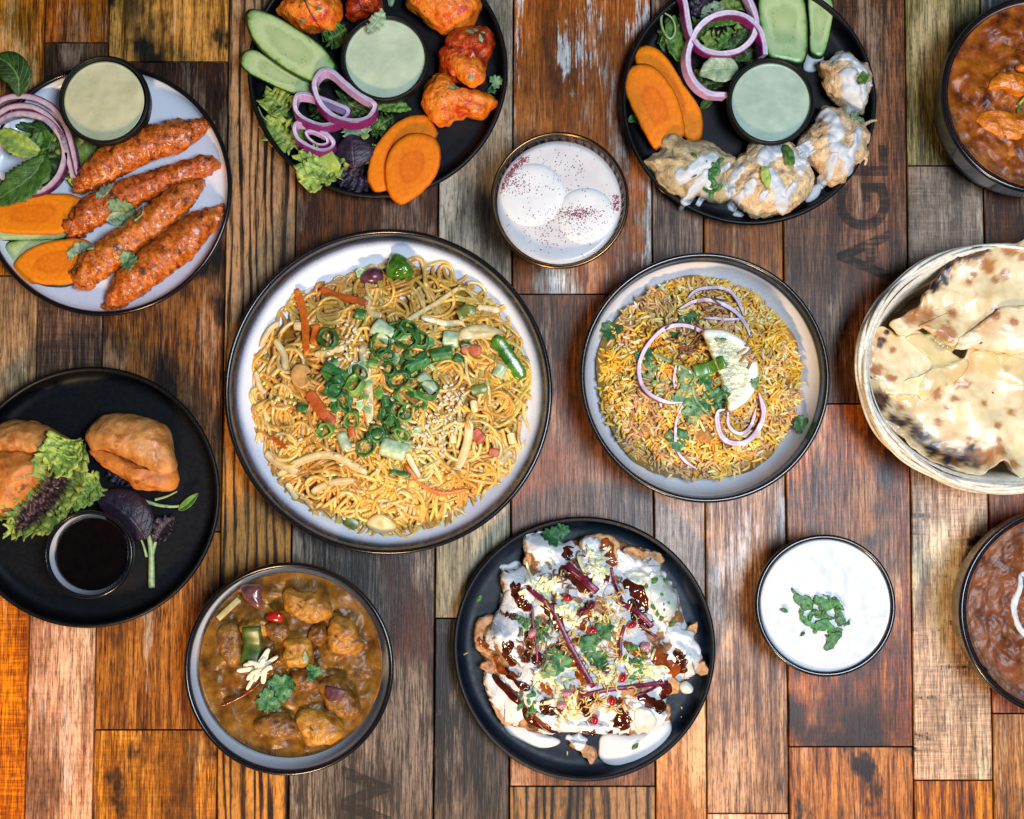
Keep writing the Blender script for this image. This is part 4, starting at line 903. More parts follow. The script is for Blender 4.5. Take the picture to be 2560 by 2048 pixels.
for pts, w_, m, lab in [
    ([(388, 350), (432, 500), (455, 690)], 44, CAR2, 'bright carrot sliver sticking out at the noodle edge'), ([(508, 350), (620, 400), (760, 432)], 46, CAR3, 'long cooked carrot strip near the top of the noodles'),
    ([(500, 540), (488, 640)], 44, CAR2, 'short carrot strip beside the bright sliver'), ([(465, 880), (540, 985), (595, 1045)], 66, CAR3, 'broad carrot strip left of the spring onion heap'),
    ([(950, 1245), (1035, 1350), (1130, 1390), (1265, 1370)], 24, CAR2, 'thin curved carrot thread low in the noodles'), ([(258, 1100), (350, 1165)], 26, CAR2, 'small carrot shred at the left of the noodles'),
    ([(1290, 1080), (1340, 1130)], 74, CAR3, 'carrot block right of the sesame seeds'), ([(1230, 670), (1330, 675)], 66, CAR3, 'reddish carrot slice under the pale onion wedge'), ([(1370, 1180), (1420, 1190)], 50, CAR3, 'carrot chunk near the right noodle edge'),
    ([(680, 1060), (690, 1110)], 40, CAR3, 'dark carrot end below the spring onion'), ([(940, 540), (1080, 450), (1218, 348)], 34, PALE, 'straight white bean sprout across the noodles'),
    ([(735, 650), (765, 820), (775, 1040)], 66, PALE, 'long pale cabbage strip down the middle'), ([(295, 1300), (430, 1225), (580, 1200), (760, 1290)], 56, PALE, 'long curved onion strip in the lower noodles'),
    ([(470, 1385), (570, 1340), (690, 1325)], 50, PALE, 'short onion strip beneath the long curved one'), ([(280, 610), (330, 690), (345, 770)], 48, PALE, 'onion strip at the left noodle edge'),
    ([(1030, 510), (1140, 535), (1235, 535)], 46, PALE, 'pale cabbage shred below the bean sprout'), ([(1270, 1020), (1262, 1130), (1215, 1265)], 62, PALE, 'bent cabbage piece right of the lower sesame'),
    ([(745, 395), (780, 480), (830, 500)], 56, PALE, 'onion strip beside the upper carrot'), ([(495, 695), (560, 690), (650, 660)], 48, PALE, 'onion strip under the left sesame seeds'), ([(960, 1190), (1020, 1315)], 44, PALE, 'pale strip under the spring onion heap'),
    ([(1290, 925), (1300, 985)], 50, PALE, 'white onion dab right of the sesame'), ([(1475, 1085), (1490, 1140)], 56, PALE, 'shiny onion piece at the right noodle edge'), ([(205, 640), (250, 560), (300, 520)], 40, PALE, 'onion curl at the upper left noodle edge'),
    ([(230, 1180), (300, 1240), (400, 1280)], 60, PALE, 'onion strip at the lower left noodle edge'), ([(340, 1340), (390, 1420)], 44, PALE, 'onion end low at the noodle edge'), ([(1310, 450), (1420, 460)], 50, PALE, 'translucent onion at the upper right'),
    ([(180, 770), (200, 850), (230, 880)], 40, PALE, 'onion curl at the far left noodle edge'), ([(1420, 1240), (1480, 1180)], 54, PALE, 'cabbage piece at the lower right noodle edge'), ([(380, 540), (430, 550)], 60, PALE, 'knobby cabbage bit left of the carrot sliver'), ([(1190, 1100), (1190, 1140)], 50, PALE, 'pale cube beside the bent cabbage')]:
    stick('vegetable_strip', pts, w_ * (.72 if m is PALE else .85), .0011 if m is PALE else .0018, 'N', m, lab, 'vegetable', group=GV, taper=True, zoff=.0005 if m is PALE else .001)
piece('onion_wedge', [(1210, 590), (1260, 555), (1350, 540), (1445, 578), (1380, 605), (1280, 625), (1215, 625)], 'N', PALE, 'translucent onion wedge at the right of the noodles', 'onion', .006, prof=dome(.006), zoff=-.001)
piece('onion_wedge', [(750, 1540), (820, 1490), (900, 1540), (890, 1580), (800, 1590)], 'N', PALE, 'translucent onion slice at the lower noodle edge', 'onion', .005, prof=dome(.005))
piece('mushroom_slice', [(372, 790), (400, 745), (450, 745), (480, 780), (455, 800), (480, 840), (430, 868), (385, 840)], 'N', pm('mushroom', ['#c08a4c', '#dcae70'], 150, 3, rough=.4, bump=.3), 'tan mushroom slice left of the spring onions', 'mushroom', .005)
PEP = pm('green pepper', ['#2f5a10', '#5c9424'], 120, 3, rough=.16, coat=.4, bump=.2, bscale=300)
piece('pepper_chunk', [(858, 310), (865, 225), (905, 188), (960, 215), (992, 290), (920, 322)], 'N', PEP, 'glossy green pepper chunk at the top of the noodles', 'pepper', .013, z=.019, prof=dome(.013), amp=.0015, rings=12)
piece('onion_chunk', [(720, 310), (760, 265), (820, 260), (840, 310), (800, 345), (740, 340)], 'N', pm('purple onion', ['#4a2230', '#7c4452'], 150, 3, rough=.25), 'dark purple onion chunk left of the pepper', 'onion', .010, z=.017, prof=dome(.010))
stick('pepper_strip', [(1395, 600), (1460, 690), (1540, 810)], 72, .005, 'N', PEP, 'green pepper strip hanging at the right noodle edge', 'pepper', zoff=-.001, taper=True)
for pts, w_, lab in (([(1215, 500), (1260, 470), (1300, 480)], 60, 'olive pepper piece buried in the upper right noodles'), ([(1280, 880), (1360, 860)], 50, 'dull green pepper bit right of the sesame'), ([(640, 1520), (700, 1560)], 56, 'dark green leaf piece at the bottom of the noodles')):
    stick('pepper_strip', pts, w_, .004, 'N', pm('dull pepper ' + lab[:6], ['#5c6a2c', '#8a9448'], 150, 3, rough=.3), lab, 'pepper', zoff=-.002, taper=True)
# spring onion rings and cut lengths
SPR = [pm('spring onion ' + str(i), c, 220, 3, rough=.32, attr=('rad', [(0, '#e0f0d0'), (.5, '#d0e8b8'), (1, '#ffffff')]), rand=.15) for i, c in enumerate((['#27522a', '#4f8a48'], ['#5c8a3c', '#90b45c'], ['#9cb888', '#cfdcbc']))]
GS = 'spring onion rings on the noodles'
PL = ['left of the cabbage strip', 'in the upper spring onion heap', 'in the lower spring onion heap', 'at the centre of the heap']
SO = [(560, 610, 58, 0), (825, 640, 62, 0), (960, 610, 66, 0), (700, 850, 52, 1), (880, 1055, 50, 0), (750, 1155, 52, 0), (920, 820, 58, 0), (640, 930, 48, 0), (950, 905, 56, 1), (1065, 875, 58, 0), (680, 1020, 44, 1), (545, 1075, 46, 1),
      (905, 570, 48, 0), (1000, 690, 50, 0), (950, 990, 48, 1), (925, 1095, 44, 1), (805, 1090, 44, 0), (850, 700, 46, 0), (600, 880, 44, 0), (980, 780, 46, 0), (1030, 620, 42, 0), (870, 770, 40, 0), (900, 970, 40, 0), (850, 1000, 40, 0), (960, 560, 44, 0), (720, 780, 36, 0)]
for i, (x, y, r, m) in enumerate(SO):
    c = P(x, y, .045); z = Z(c.x, c.y, 'N') + .002 + (.002 if i % 3 == 0 else 0); R = PX(r) * .9; q = random.uniform(0, 6.28); e = random.uniform(.6, .95)
    tl = (random.uniform(-.9, .9), random.uniform(-.9, .9), 1); p = []
    for k in range(26):
        a = 2 * math.pi * k / 26; u, v = R * math.cos(a), R * e * math.sin(a)
        dx, dy = u * math.cos(q) - v * math.sin(q), u * math.sin(q) + v * math.cos(q)
        p.append((c.x + dx, c.y + dy, z - .6 * (dx * tl[0] + dy * tl[1]) * .8))
    V, F, A = band(p, random.uniform(.0012, .002), random.uniform(.004, .009), tl, True)
    V = V + np.array([nv(v, 180, i)[:] for v in V]) * .0016
    mk('spring_onion_ring', V, F, SPR[m], ('dark' if m == 0 else 'light') + ' green spring onion ring ' + PL[0 if x < 760 else 1 if y < 720 else 2 if y > 980 else 3], 'spring onion', GS + (' dark ' if m == 0 else ' light ') + PL[0 if x < 760 else 1 if y < 720 else 2 if y > 980 else 3], attrs=dict(rad=A))
for x, y, L, w_, rot, m, lab in [(1130, 690, 110, 66, -.2, 0, 'long dark green spring onion length at the upper right heap'), (1175, 612, 76, 80, .1, 2, 'squarish pale green spring onion length by the onion wedge'), (585, 875, 80, 70, .4, 0, 'dark green spring onion piece left of the cabbage strip'),
        (590, 775, 120, 50, .5, 0, 'dark folded spring onion piece over the left sesame'), (718, 488, 56, 50, .2, 0, 'small square green piece near the upper carrot'), (1215, 715, 46, 44, .6, 0, 'tiny green square below the long green length'),
        (1422, 768, 70, 60, -1.1, 2, 'pale spring onion piece beside the pepper strip'), (835, 575, 110, 90, .6, 2, 'translucent pale spring onion flap at the top of the heap'), (1010, 735, 120, 70, -.5, 0, 'split dark spring onion leaf in the heap centre'),
        (890, 1170, 130, 90, .3, 2, 'translucent whitish spring onion flap at the heap bottom'), (425, 960, 56, 40, .3, 0, 'lone green piece at the left of the noodles'), (1060, 840, 110, 60, .9, 2, 'pale shredded spring onion beside the sesame'),
        (640, 1130, 90, 50, 1.2, 2, 'pale fibrous spring onion length below the heap'), (790, 745, 50, 40, .2, 1, 'bright green stub on the cabbage strip'), (800, 1100, 90, 60, -.3, 0, 'dark green folded piece in the lower heap'),
        (920, 1290, 110, 24, .2, 0, 'thin dark green shred under the heap'), (1250, 640, 50, 24, .1, 0, 'blue-green shred beside the onion wedge'), (850, 930, 50, 40, 1.4, 0, 'dark green cube beside the cabbage strip'), (610, 830, 60, 60, 1.0, 0, 'dark green scale at the left of the heap')]:
    c = P(x, y, .045); z = Z(c.x, c.y, 'N') + .003; l, h = PX(L) / 2, PX(w_) / 2; p = []
    V, F = [], []
    for i in range(8):
        for j in range(9):
            u = -l + 2 * l * i / 7; v = -h + 2 * h * j / 8
            V.append((c.x + u * math.cos(rot) + v * math.sin(rot), c.y - u * math.sin(rot) + v * math.cos(rot) * 1.0, z + h * .8 * math.cos(v / h * 1.3) - h * .3 + .001 * noise.noise(Vector((u * 200, v * 200, x)))))
    mk('spring_onion_length', V, grid_faces(8, 9), SPR[m], lab, 'spring onion', 'cut spring onion lengths on the noodles', attrs=dict(rad=np.ones(72)), solid=.0009)
for k in range(46):
    x, y = (random.gauss(940, 95), random.gauss(790, 190)) if k % 3 else (random.gauss(630, 70), random.gauss(870, 90))
    chop(x, y, random.uniform(20, 36), 'N', 'ragged chopped spring onion scrap in the green heap on the noodles', 'spring onion scraps on the noodles', mat=random.choice((SPR[0], SPR[0], SPR[1], SPR[2])), name='spring_onion_scrap', el=1.5)['category'] = 'spring onion'
# sesame
SES = pm('sesame', ['#d8c8a4', '#f2e8d0'], 300, 2, rough=.4, rand=.08)
a_ = np.linspace(0, math.pi, 6); seedV = []; 
for i, t in enumerate(a_):
    for j in range(6):
        q = 2 * math.pi * j / 6; rr = math.sin(t) * (.55 if t < 1.5 else .62)
        seedV.append((-math.cos(t) * .0021, rr * math.cos(q) * .0021, rr * math.sin(q) * .0013))
seedF = grid_faces(6, 6, cv=True)
sproto = None
def seeds(n, cx, cy, sx, sy, lab, grp):
    global sproto
    for i in range(n):
        x, y = cx + random.gauss(0, sx), cy + random.gauss(0, sy); c = P(x, y, .045); c.z = Z(c.x, c.y, 'N') + .0022
        if sproto is None:
            o = mk('sesame_seed', seedV, seedF, SES, org=(0, 0, 0)); sproto = o
        else:
            o = sproto.copy(); COL.objects.link(o)
        o.location = c; o.rotation_euler = (random.uniform(-.5, .5), random.uniform(-.5, .5), random.uniform(0, 6.28))
        fix(o, '', lab, 'seed', grp, None)
seeds(42, 665, 640, 55, 65, 'white sesame seed sprinkled in the upper left noodle cluster', 'sesame seeds, upper left cluster')
seeds(44, 1150, 930, 38, 65, 'white sesame seed sprinkled in the right noodle cluster', 'sesame seeds, right cluster')
seeds(34, 1070, 1110, 42, 45, 'white sesame seed sprinkled in the lower right noodle cluster', 'sesame seeds, lower right cluster')
seeds(34, 780, 1000, 190, 260, 'stray white sesame seed scattered over the noodles', 'stray sesame seeds on the noodles')

# ================================================================== rice
use('F')
RC = P(800, 872, .04); RR = PX(640)
def rz(x, y):
    d = math.hypot(x - RC.x, y - RC.y) / RR
    return .026 + .029 * max(0, 1 - d ** 2.0) + .007 * fn(x, y, 0, 60, 3)
acc = Acc(); O = [(RC.x + RR * 1.02 * math.cos(a) * (1 + .03 * math.sin(5 * a)), RC.y + RR * 1.02 * math.sin(a) * (1 + .03 * math.sin(5 * a))) for a in np.linspace(0, 2 * math.pi, 100, endpoint=False)]
V, F, A = slab(O, lambda x, y: rz(x, y) - .002, lambda t: -.003 * t ** 6, 30, None, .001, 300); acc.add(V, F, np.array(S('#d8a848')))
nr, ns_ = 6, 5
gu = np.linspace(-1, 1, nr); gr = np.sqrt(np.clip(1 - np.abs(gu) ** 2.6, 0.02, 1))
GF = grid_faces(nr, ns_, cv=True) + [tuple(range(ns_))[::-1], tuple((nr - 1) * ns_ + k for k in range(ns_))]
RCOL = [S(c) for c in ('#f6c440', '#fad260', '#eeb23e', '#fce696', '#f4cc7c', '#e6ae50', '#fcecb8')]
def grain(x, y, z, col, L=.0042, r=.00125, az=None, el=None):
    az = random.uniform(0, 6.28) if az is None else az; el = random.gauss(0, .28) if el is None else el
    d = np.array([math.cos(az) * math.cos(el), math.sin(az) * math.cos(el), math.sin(el)]); s = np.array([-math.sin(az), math.cos(az), 0]); b = np.cross(d, s)
    bend = random.uniform(-.0009, .0009)
    an = np.linspace(0, 2 * math.pi, ns_, endpoint=False)
    V = np.array([x, y, z]) + (gu * L)[:, None, None] * d + ((1 - gu ** 2) * bend)[:, None, None] * s + (gr * r)[:, None, None] * (np.cos(an)[None, :, None] * s + np.sin(an)[None, :, None] * b)
    acc.add(V.reshape(-1, 3), GF, np.array(col))
for i in range(3300):
    a = random.uniform(0, 6.28); d = RR * 1.0 * math.sqrt(random.random()); x, y = RC.x + d * math.cos(a), RC.y + d * math.sin(a)
    t = fn(x, y, .2, 38, 2); k = random.random()
    if t > .22 and k < .75: c = S(random.choice(('#f8bc38', '#fcc840', '#f0aa30')))
    elif t < -.28 and k < .7: c = S(random.choice(('#d0a064', '#d8ac70', '#e0b880')))
    else: c = random.choice(RCOL)
    c = tuple(min(1, v * random.uniform(.85, 1.12)) for v in c)
    grain(x, y, rz(x, y) + random.uniform(-.0006, .0028), c, random.uniform(.0034, .0056))
for i in range(46):   # a few clumps coloured deep orange
    cx, cy = random.choice(((470, 290), (430, 620), (1350, 880), (160, 680), (1400, 920), (640, 230))); c = P(cx + random.gauss(0, 32), cy + random.gauss(0, 32), .04)
    if math.hypot(c.x - RC.x, c.y - RC.y) > RR * .96: continue
    grain(c.x, c.y, rz(c.x, c.y) + .002, S(random.choice(('#d87a14', '#d88c1c', '#b86814'))))
RICE = pm('rice', ['#ececec', '#ffffff'], 300, 2, rough=.42, vcol=True, rand=0)
V, F = acc.get(); mk('spiced_rice', V, F, RICE, 'yellow spiced rice heaped in the black-rimmed white bowl', 'rice', kind='stuff', attrs=dict(Col=acc.cols()))
n = 60; xs = np.linspace(-1, 1, n) * RR * 1.1
SURF['R'] = [BVHTree.FromPolygons([(RC.x + a, RC.y + b, rz(RC.x + a, RC.y + b) + .0022) for a in xs for b in xs], grid_faces(n, n))]
FRY = pm('fried onion', ['#4a2a14', '#8a5a34', '#a87a50'], 200, 3, rough=.45, rand=.2)
def shreds(n, cx, cy, s, key, lab, grp, mat, L=(40, 90), w_=14, zo=.002):
    for i in range(n):
        x, y = cx + random.gauss(0, s), cy + random.gauss(0, s * .8); a = random.gauss(-.3, .7); l = random.uniform(*L) / 2
        twig('onion_shred', [(x - l * math.cos(a), y - l * math.sin(a)), (x + random.gauss(0, 6), y + random.gauss(0, 6)), (x + l * math.cos(a), y + l * math.sin(a))], w_, key, mat, lab, 'fried onion', zoff=zo + random.uniform(0, .003), n=8, group=grp, taper=.7)
shreds(30, 690, 715, 62, 'R', 'brown fried onion shred in the heap left of the lemon', 'fried onion shreds left of the lemon', FRY)
shreds(9, 850, 440, 45, 'R', 'brown fried onion shred inside the upper onion rings', 'fried onion shreds under the upper rings', FRY)
GO = 'onion rings on the rice'
for pts, cl, w_, h, lab in [([(640, 455), (760, 402), (900, 420), (1000, 480), (1050, 560), (1072, 625)], False, .0048, .004, 'long onion arc reaching down to the lemon'), ([(690, 390), (760, 328), (860, 312), (960, 332), (1012, 400), (1045, 490)], False, .0042, .004, 'topmost pale onion arc on the rice'),
        ([(790, 515), (900, 522), (1015, 518)], False, .0036, .004, 'short purple onion strip below the topmost arcs'), ([(840, 745), (800, 640), (740, 590), (640, 562), (530, 590), (440, 680), (392, 780), (385, 870), (410, 950), (470, 1010), (560, 1045), (650, 1045)], False, .0050, .005, 'large round onion ring left of the lemon'),
        ([(905, 1090), (860, 1110), (872, 1200), (935, 1280), (1040, 1290), (1130, 1205), (1158, 1100), (1120, 985)], False, .0062, .007, 'thick onion loop below the lemon'), ([(925, 1105), (940, 1190), (1010, 1235), (1085, 1180), (1105, 1080)], False, .0040, .006, 'inner onion loop below the lemon'),
        ([(645, 1060), (612, 1180), (620, 1320), (680, 1405), (760, 1455)], False, .0034, .004, 'thin wavy onion sliver in the lower rice'), ([(605, 815), (595, 890), (600, 960)], False, .0028, .003, 'tiny onion sliver inside the large ring')]:
    ring('onion_ring', pts, None, ONION, lab, w_ * .8, h, closed=cl, group=GO, key='R', taper=not cl, flip=lab.startswith('inner') or lab.startswith('thick'))
def lemon():
    g = Mat('lemon'); r = g.attr('rad')
    c = g.ramp(r, [(.0, S('#c8c088')), (.10, S('#8c8c58')), (.70, S('#a09a60')), (.80, S('#e8e6d4')), (.93, S('#f0eee0')), (.965, S('#e6cf50')), (1, S('#d8b828'))])
    s = g.mr(g.noise(120, 4, .6, (1, 2.5, 1)), .45, .6); m = g.math('MULTIPLY', s, g.mr(r, .78, .70))
    g.put(g.b.inputs['Base Color'], g.mix(m, c, S('#d2cda0'))); g.set(Roughness=.25); g.bump(g.noise(400, 4), .4, .001); return g.m
lc = P(862, 850, .063); lR = PX(292)
piece('lemon_slice', [(803, 582), (870, 565), (950, 575), (1040, 620), (1110, 690), (1155, 790), (1160, 880), (1130, 970), (1070, 1040), (975, 1088), (948, 1000), (905, 860), (850, 720)], 'R', lemon(), 'half lemon slice with thick white rind on the rice', 'lemon', .006, z=.0635, rings=14, n=80, rfn=lambda v: min(1, math.hypot(v[0] - lc.x, v[1] - lc.y) / lR), surf='R', plane=(-.02, 0))
shreds(11, 1040, 760, 42, 'R', 'tan fried onion shred lying on the lemon slice', 'fried onion shreds on the lemon', pm('fried onion tan', ['#a87a4c', '#cc9c68'], rough=.45, rand=.15), (40, 80), 16, .0004)
GH = 'coriander on the rice'
for x, y, r, q, pal, lab in [(720, 520, 84, -1.2, False, 'coriander leaf touching the upper onion arc on rice'), (640, 1262, 84, .6, False, 'rounded coriander leaf in the lower rice'), (865, 1015, 100, 2.2, False, 'dark coriander leaf at the lemon tip'), (700, 990, 96, 3.6, True, 'light coriander leaf below the lemon cut edge'),
        (440, 740, 72, 2.8, False, 'coriander leaf on the left of the large onion ring'), (690, 860, 70, .2, True, 'light coriander leaf at the rice centre'), (220, 580, 80, 2.4, False, 'coriander leaf at the left rice edge'), (1425, 1170, 70, .2, False, 'coriander leaf at the right rice edge'), (1115, 925, 46, 1.0, True, 'coriander bit on the lemon rind'),
        (740, 1100, 70, 4.9, True, 'drooping light coriander leaf in the middle rice'), (820, 900, 56, .9, False, 'small coriander leaf beside the lemon pulp'), (630, 600, 40, .4, False, 'sprig tip inside the large onion ring'), (900, 1060, 50, 5.2, False, 'dark coriander bit under the lemon')]:
    coriander(x, y, r, q, 'R', lab, pal, group=GH, lobes=3 + int(x) % 2)
for k in range(7): chop(random.choice((890, 900, 920, 960)) + random.gauss(0, 20), random.choice((660, 740, 920, 950)) + random.gauss(0, 25), 20, 'R', 'green herb fleck on the lemon pulp', 'herb flecks on the lemon', mat=LM['corp'])
for k in range(10): chop(470 + random.gauss(0, 40), 870 + random.gauss(0, 50), 20, 'R', 'pale herb fleck inside the large onion ring on rice', 'herb flecks inside the large ring', mat=LM['corp'])
twig('herb_sprig', [(480, 745), (560, 785), (660, 830), (720, 880), (690, 940)], 26, 'R', STEM, 'light green coriander stem across the large onion ring')
twig('herb_sprig', [(700, 930), (740, 1040), (820, 1130)], 24, 'R', STEM, 'light green coriander stem below the rice centre')
stick('chilli_slice', [(720, 855), (800, 835), (895, 800)], 80, .003, 'R', pm('green chilli', ['#3c6a20', '#6c9a3c'], 200, 3, rough=.25), 'green chilli strip left of the lemon', 'chilli', zoff=.002)
lump('chicken_piece', [(745, 1215), (790, 1185), (850, 1210), (860, 1270), (810, 1290), (760, 1270)], 'R', pm('rice chicken', ['#a8682c', '#cc9450'], 150, 4, rough=.4, bump=.4), 'tan chicken piece peeking out of the lower rice', 'chicken', .008, .044, .0012, 200, rings=8, n=36)

# ================================================================== dessert glass
use('D')
g = Mat('glass'); g.set(Roughness=.03, Transmission_Weight=1.0, IOR=1.46); g.put(g.b.inputs['Base Color'], (.97, .98, .99)); GLASS = g.m
g = Mat('gold rim'); g.set(Metallic=1.0, Roughness=.22); g.put(g.b.inputs['Base Color'], S('#7a5a38')); GOLD = g.m
c = P(900, 825, .062); R = PX(716, .062); zr = .062
gl = empty('dessert_glass', (c.x, c.y, 0), 'ribbed clear glass with thin gold rim holding white milk dessert', 'glass')
prof = [(R * .70, 0.0005), (R * .72, 0), (R * .74, .002), (R * .86, .022), (R * .94, .042), (R * .985, .056), (R, zr - .001), (R - .0007, zr), (R - .0018, zr), (R - .0022, zr - .0015), (R * .985 - .003, .054), (R * .94 - .003, .042), (R * .86 - .003, .022), (R * .70, .007), (.0001, .006)]
pc = cat(np.array(prof), 50); V, F, A = lathe(pc, (c.x, c.y, 0), 192)
for i in range(len(V)):
    k = i % 50
    if V[i, 2] < .050 and k < 24:
        a = math.atan2(V[i, 1] - c.y, V[i, 0] - c.x); f = 1 + .012 * math.cos(48 * a)
        V[i, 0] = c.x + (V[i, 0] - c.x) * f; V[i, 1] = c.y + (V[i, 1] - c.y) * f
mk('glass_body', V, F, GLASS, parent=gl)
p = [(c.x + (R - .0012) * math.cos(a), c.y + (R - .0012) * math.sin(a), zr + .0002) for a in np.linspace(0, 2 * math.pi, 128, endpoint=False)]
V, F = tube(p, .0014, 8, True); mk('gold_rim', V, F, GOLD, parent=gl)
MILK = pm('milk', ['#d2cfd0', '#dedbdb'], 60, 2, rough=.28, rand=0)
mz = .0535; Rm = R * .975 - .0038
V = [(c.x, c.y, mz)]; nA = 128
rows = [(t, mz) for t in np.linspace(.1, 1, 12)] + [(.955, .044), (.875, .024), (.70, .009), (.02, .0085)]
for t, z in rows:
    for j in range(nA): a = 2 * math.pi * j / nA; V.append((c.x + Rm * t * math.cos(a), c.y + Rm * t * math.sin(a), z))
F = [(0, 1 + j, 1 + (j + 1) % nA) for j in range(nA)]
for k in range(len(rows) - 1): a = 1 + k * nA; F += [(a + j, a + nA + j, a + nA + (j + 1) % nA, a + (j + 1) % nA) for j in range(nA)]
mk('sweet_milk', V, F, MILK, 'creamy white milk filling the gold-rimmed glass', 'milk', surf='D')
CHE = pm('milk dumpling', ['#e0e0e0', '#ecebea'], 80, 2, rough=.3, rand=0, bump=.06, bscale=200)
def disc(cx, cy, r, lab, sd):
    pts = [(cx + r * math.cos(a) * (1 + .02 * math.sin(3 * a + sd)), cy + r * math.sin(a) * (1 + .03 * math.sin(2 * a + sd))) for a in np.linspace(0, 2 * math.pi, 20, endpoint=False)]
    piece('milk_dumpling', pts, 'D', CHE, lab, 'dessert', .008, z=.0515, prof=lambda t: .0036 * (max(0, 1 - t ** 7)) ** .6 + .0004, rings=20, n=80, surf='D', edge=1.5, low=.98, lowz=-.003, group='milk dumplings')
disc(1175, 985, 310, 'lower white milk dumpling with red crumbs across it', 1); disc(622, 765, 345, 'upper white milk dumpling overlapping the other one', 2)
acc = Acc(); acc2 = Acc()
def crumb(ac, x, y, s):
    c_ = P(x, y, .058)
    if math.hypot(c_.x - c.x, c_.y - c.y) > Rm * .97: return
    z = Z(c_.x, c_.y, 'D'); r = PX(s); V = []
    for k in range(4): a = k * 1.57 + random.uniform(-.5, .5); V.append((c_.x + r * random.uniform(.5, 1.2) * math.cos(a), c_.y + r * random.uniform(.5, 1.2) * math.sin(a), z + .0001))
    V.append((c_.x, c_.y, z + .0005)); ac.add(V, [(0, 1, 4), (1, 2, 4), (2, 3, 4), (3, 0, 4)])
for i in range(420):
    t = random.random(); x, y = 265 + (560 - 265) * t, 760 - 390 * t + 60 * math.sin(t * 3.14) * -1; crumb(acc, x + random.gauss(0, 22), y + random.gauss(0, 20), random.uniform(5, 10))
for i in range(300): crumb(acc, random.gauss(1080, 110), random.gauss(960, 34), random.uniform(5, 10))
for i in range(130): crumb(acc, 1485 + 25 * math.sin(i * .1) + random.gauss(0, 14), random.uniform(760, 920), random.uniform(5, 10))
for i in range(130): crumb(acc, random.gauss(470, 90), random.gauss(640, 60), random.uniform(4, 10))
for i in range(170): crumb(acc, random.gauss(1050, 220), random.gauss(1080, 110), random.uniform(4, 9))
for i in range(60): crumb(acc, random.gauss(740, 90), random.gauss(1150, 120), random.uniform(5, 10))
for i in range(90): crumb(acc2, random.gauss(1000, 160), random.gauss(480, 130), random.uniform(5, 9))
for i in range(90): crumb(acc2, random.gauss(750, 320), random.gauss(950, 260), random.uniform(5, 9))
V, F = acc.get(); mk('spice_crumbs', V, F, pm('rose crumbs', ['#7c2434', '#a84858'], 600, 2, rough=.7, rand=0), 'crimson crumbs sprinkled in streaks over the milk dessert', 'crumbs', kind='stuff', smooth=False)
V, F = acc2.get(); mk('spice_crumbs', V, F, pm('dark crumbs', ['#2a1c20', '#54383c'], 600, 2, rough=.7, rand=0), 'blackish specks scattered over the milk dessert', 'crumbs', kind='stuff', smooth=False)
# ================================================================== cracker salad (chaat)
use('G')
PAP = pm('cracker', ['#8a5a30', '#b8895a', '#cfa678'], 140, 4, rough=.5, bump=.5, bscale=400, bdist=.0015, spots=[('#6a3c1a', 120, .60, .72)], rand=.1)
TAM = pm('tamarind sauce', ['#2a0b05', '#5c220c'], 120, 4, rough=.12, spec=.6, coat=.4, rand=.1)
TAMO = pm('tamarind amber', ['#6a2c0c', '#a8581c'], 120, 4, rough=.14, coat=.4, rand=.1)
GY_ = pm('herbed yogurt', ['#b9c4b4', '#e4e6e2'], 70, 4, rough=.28, spots=[('#7c9a6c', 160, .62, .72)], rand=0)
YG2 = pm('chaat yogurt', ['#d4d8dc', '#eceef0'], 70, 4, rough=.26, spec=.5, bump=.25, bscale=160, bdist=.003, spots=[('#b9bf9c', 40, .56, .70), ('#96a884', 130, .66, .74)], rand=0)
OUT = [(470, 185), (560, 150), (700, 220), (850, 175), (1050, 205), (1300, 285), (1330, 400), (1420, 550), (1470, 700), (1570, 900), (1530, 1020), (1400, 1100), (1340, 1270), (1370, 1330), (1200, 1400), (950, 1400), (700, 1395), (600, 1410), (345, 1310), (235, 1120), (215, 980), (200, 800), (280, 680), (325, 560), (330, 400), (465, 340)]
PB = [([(165, 850), (170, 720), (195, 672), (290, 668), (360, 760), (330, 900), (240, 905)], .012, 'tan cracker sticking out at the left of the heap'), ([(200, 985), (235, 940), (350, 985), (420, 1010), (330, 1040)], .014, 'thin cracker edge below the left cracker'),
      ([(805, 225), (850, 172), (960, 163), (1050, 198), (1045, 300), (900, 330)], .020, 'cracker dome at the top of the heap'), ([(1075, 245), (1130, 232), (1200, 262), (1315, 280), (1322, 345), (1200, 370), (1090, 300)], .018, 'golden cracker at the upper right of the heap'),
      ([(470, 350), (500, 248), (620, 262), (600, 380)], .018, 'cracker peeking out at the upper left'), ([(1440, 780), (1500, 715), (1532, 700), (1525, 790)], .016, 'pointed cracker tip at the right edge'),
      ([(1500, 1010), (1570, 938), (1606, 1012), (1560, 1032)], .014, 'golden cracker corner at the lower right edge'), ([(1310, 1140), (1340, 1030), (1420, 1060), (1410, 1140)], .016, 'sauce-stained cracker right of the beet strips'),
      ([(1270, 1290), (1300, 1225), (1372, 1220), (1350, 1310)], .016, 'amber cracker corner at the lower right'), ([(750, 1450), (830, 1440), (915, 1500), (890, 1575), (840, 1530)], .010, 'pointed cracker tip between the two yogurt puddles'),
      ([(235, 1110), (300, 1090), (430, 1220), (400, 1340), (340, 1330), (280, 1230)], .012, 'cracker under yogurt at the lower left'), ([(1330, 760), (1480, 770), (1560, 900), (1420, 920)], .018, 'cracker under yogurt at the right')]
for i, (pts, z, lab) in enumerate(PB):
    piece('cracker', pts, 'G', PAP, lab, 'cracker', .005, z=z, amp=.0016, ns=140, wob=.0014, surf='G', group='crackers in the yogurt salad', plane=(random.uniform(-.2, .2), random.uniform(-.2, .2)), seed=i)
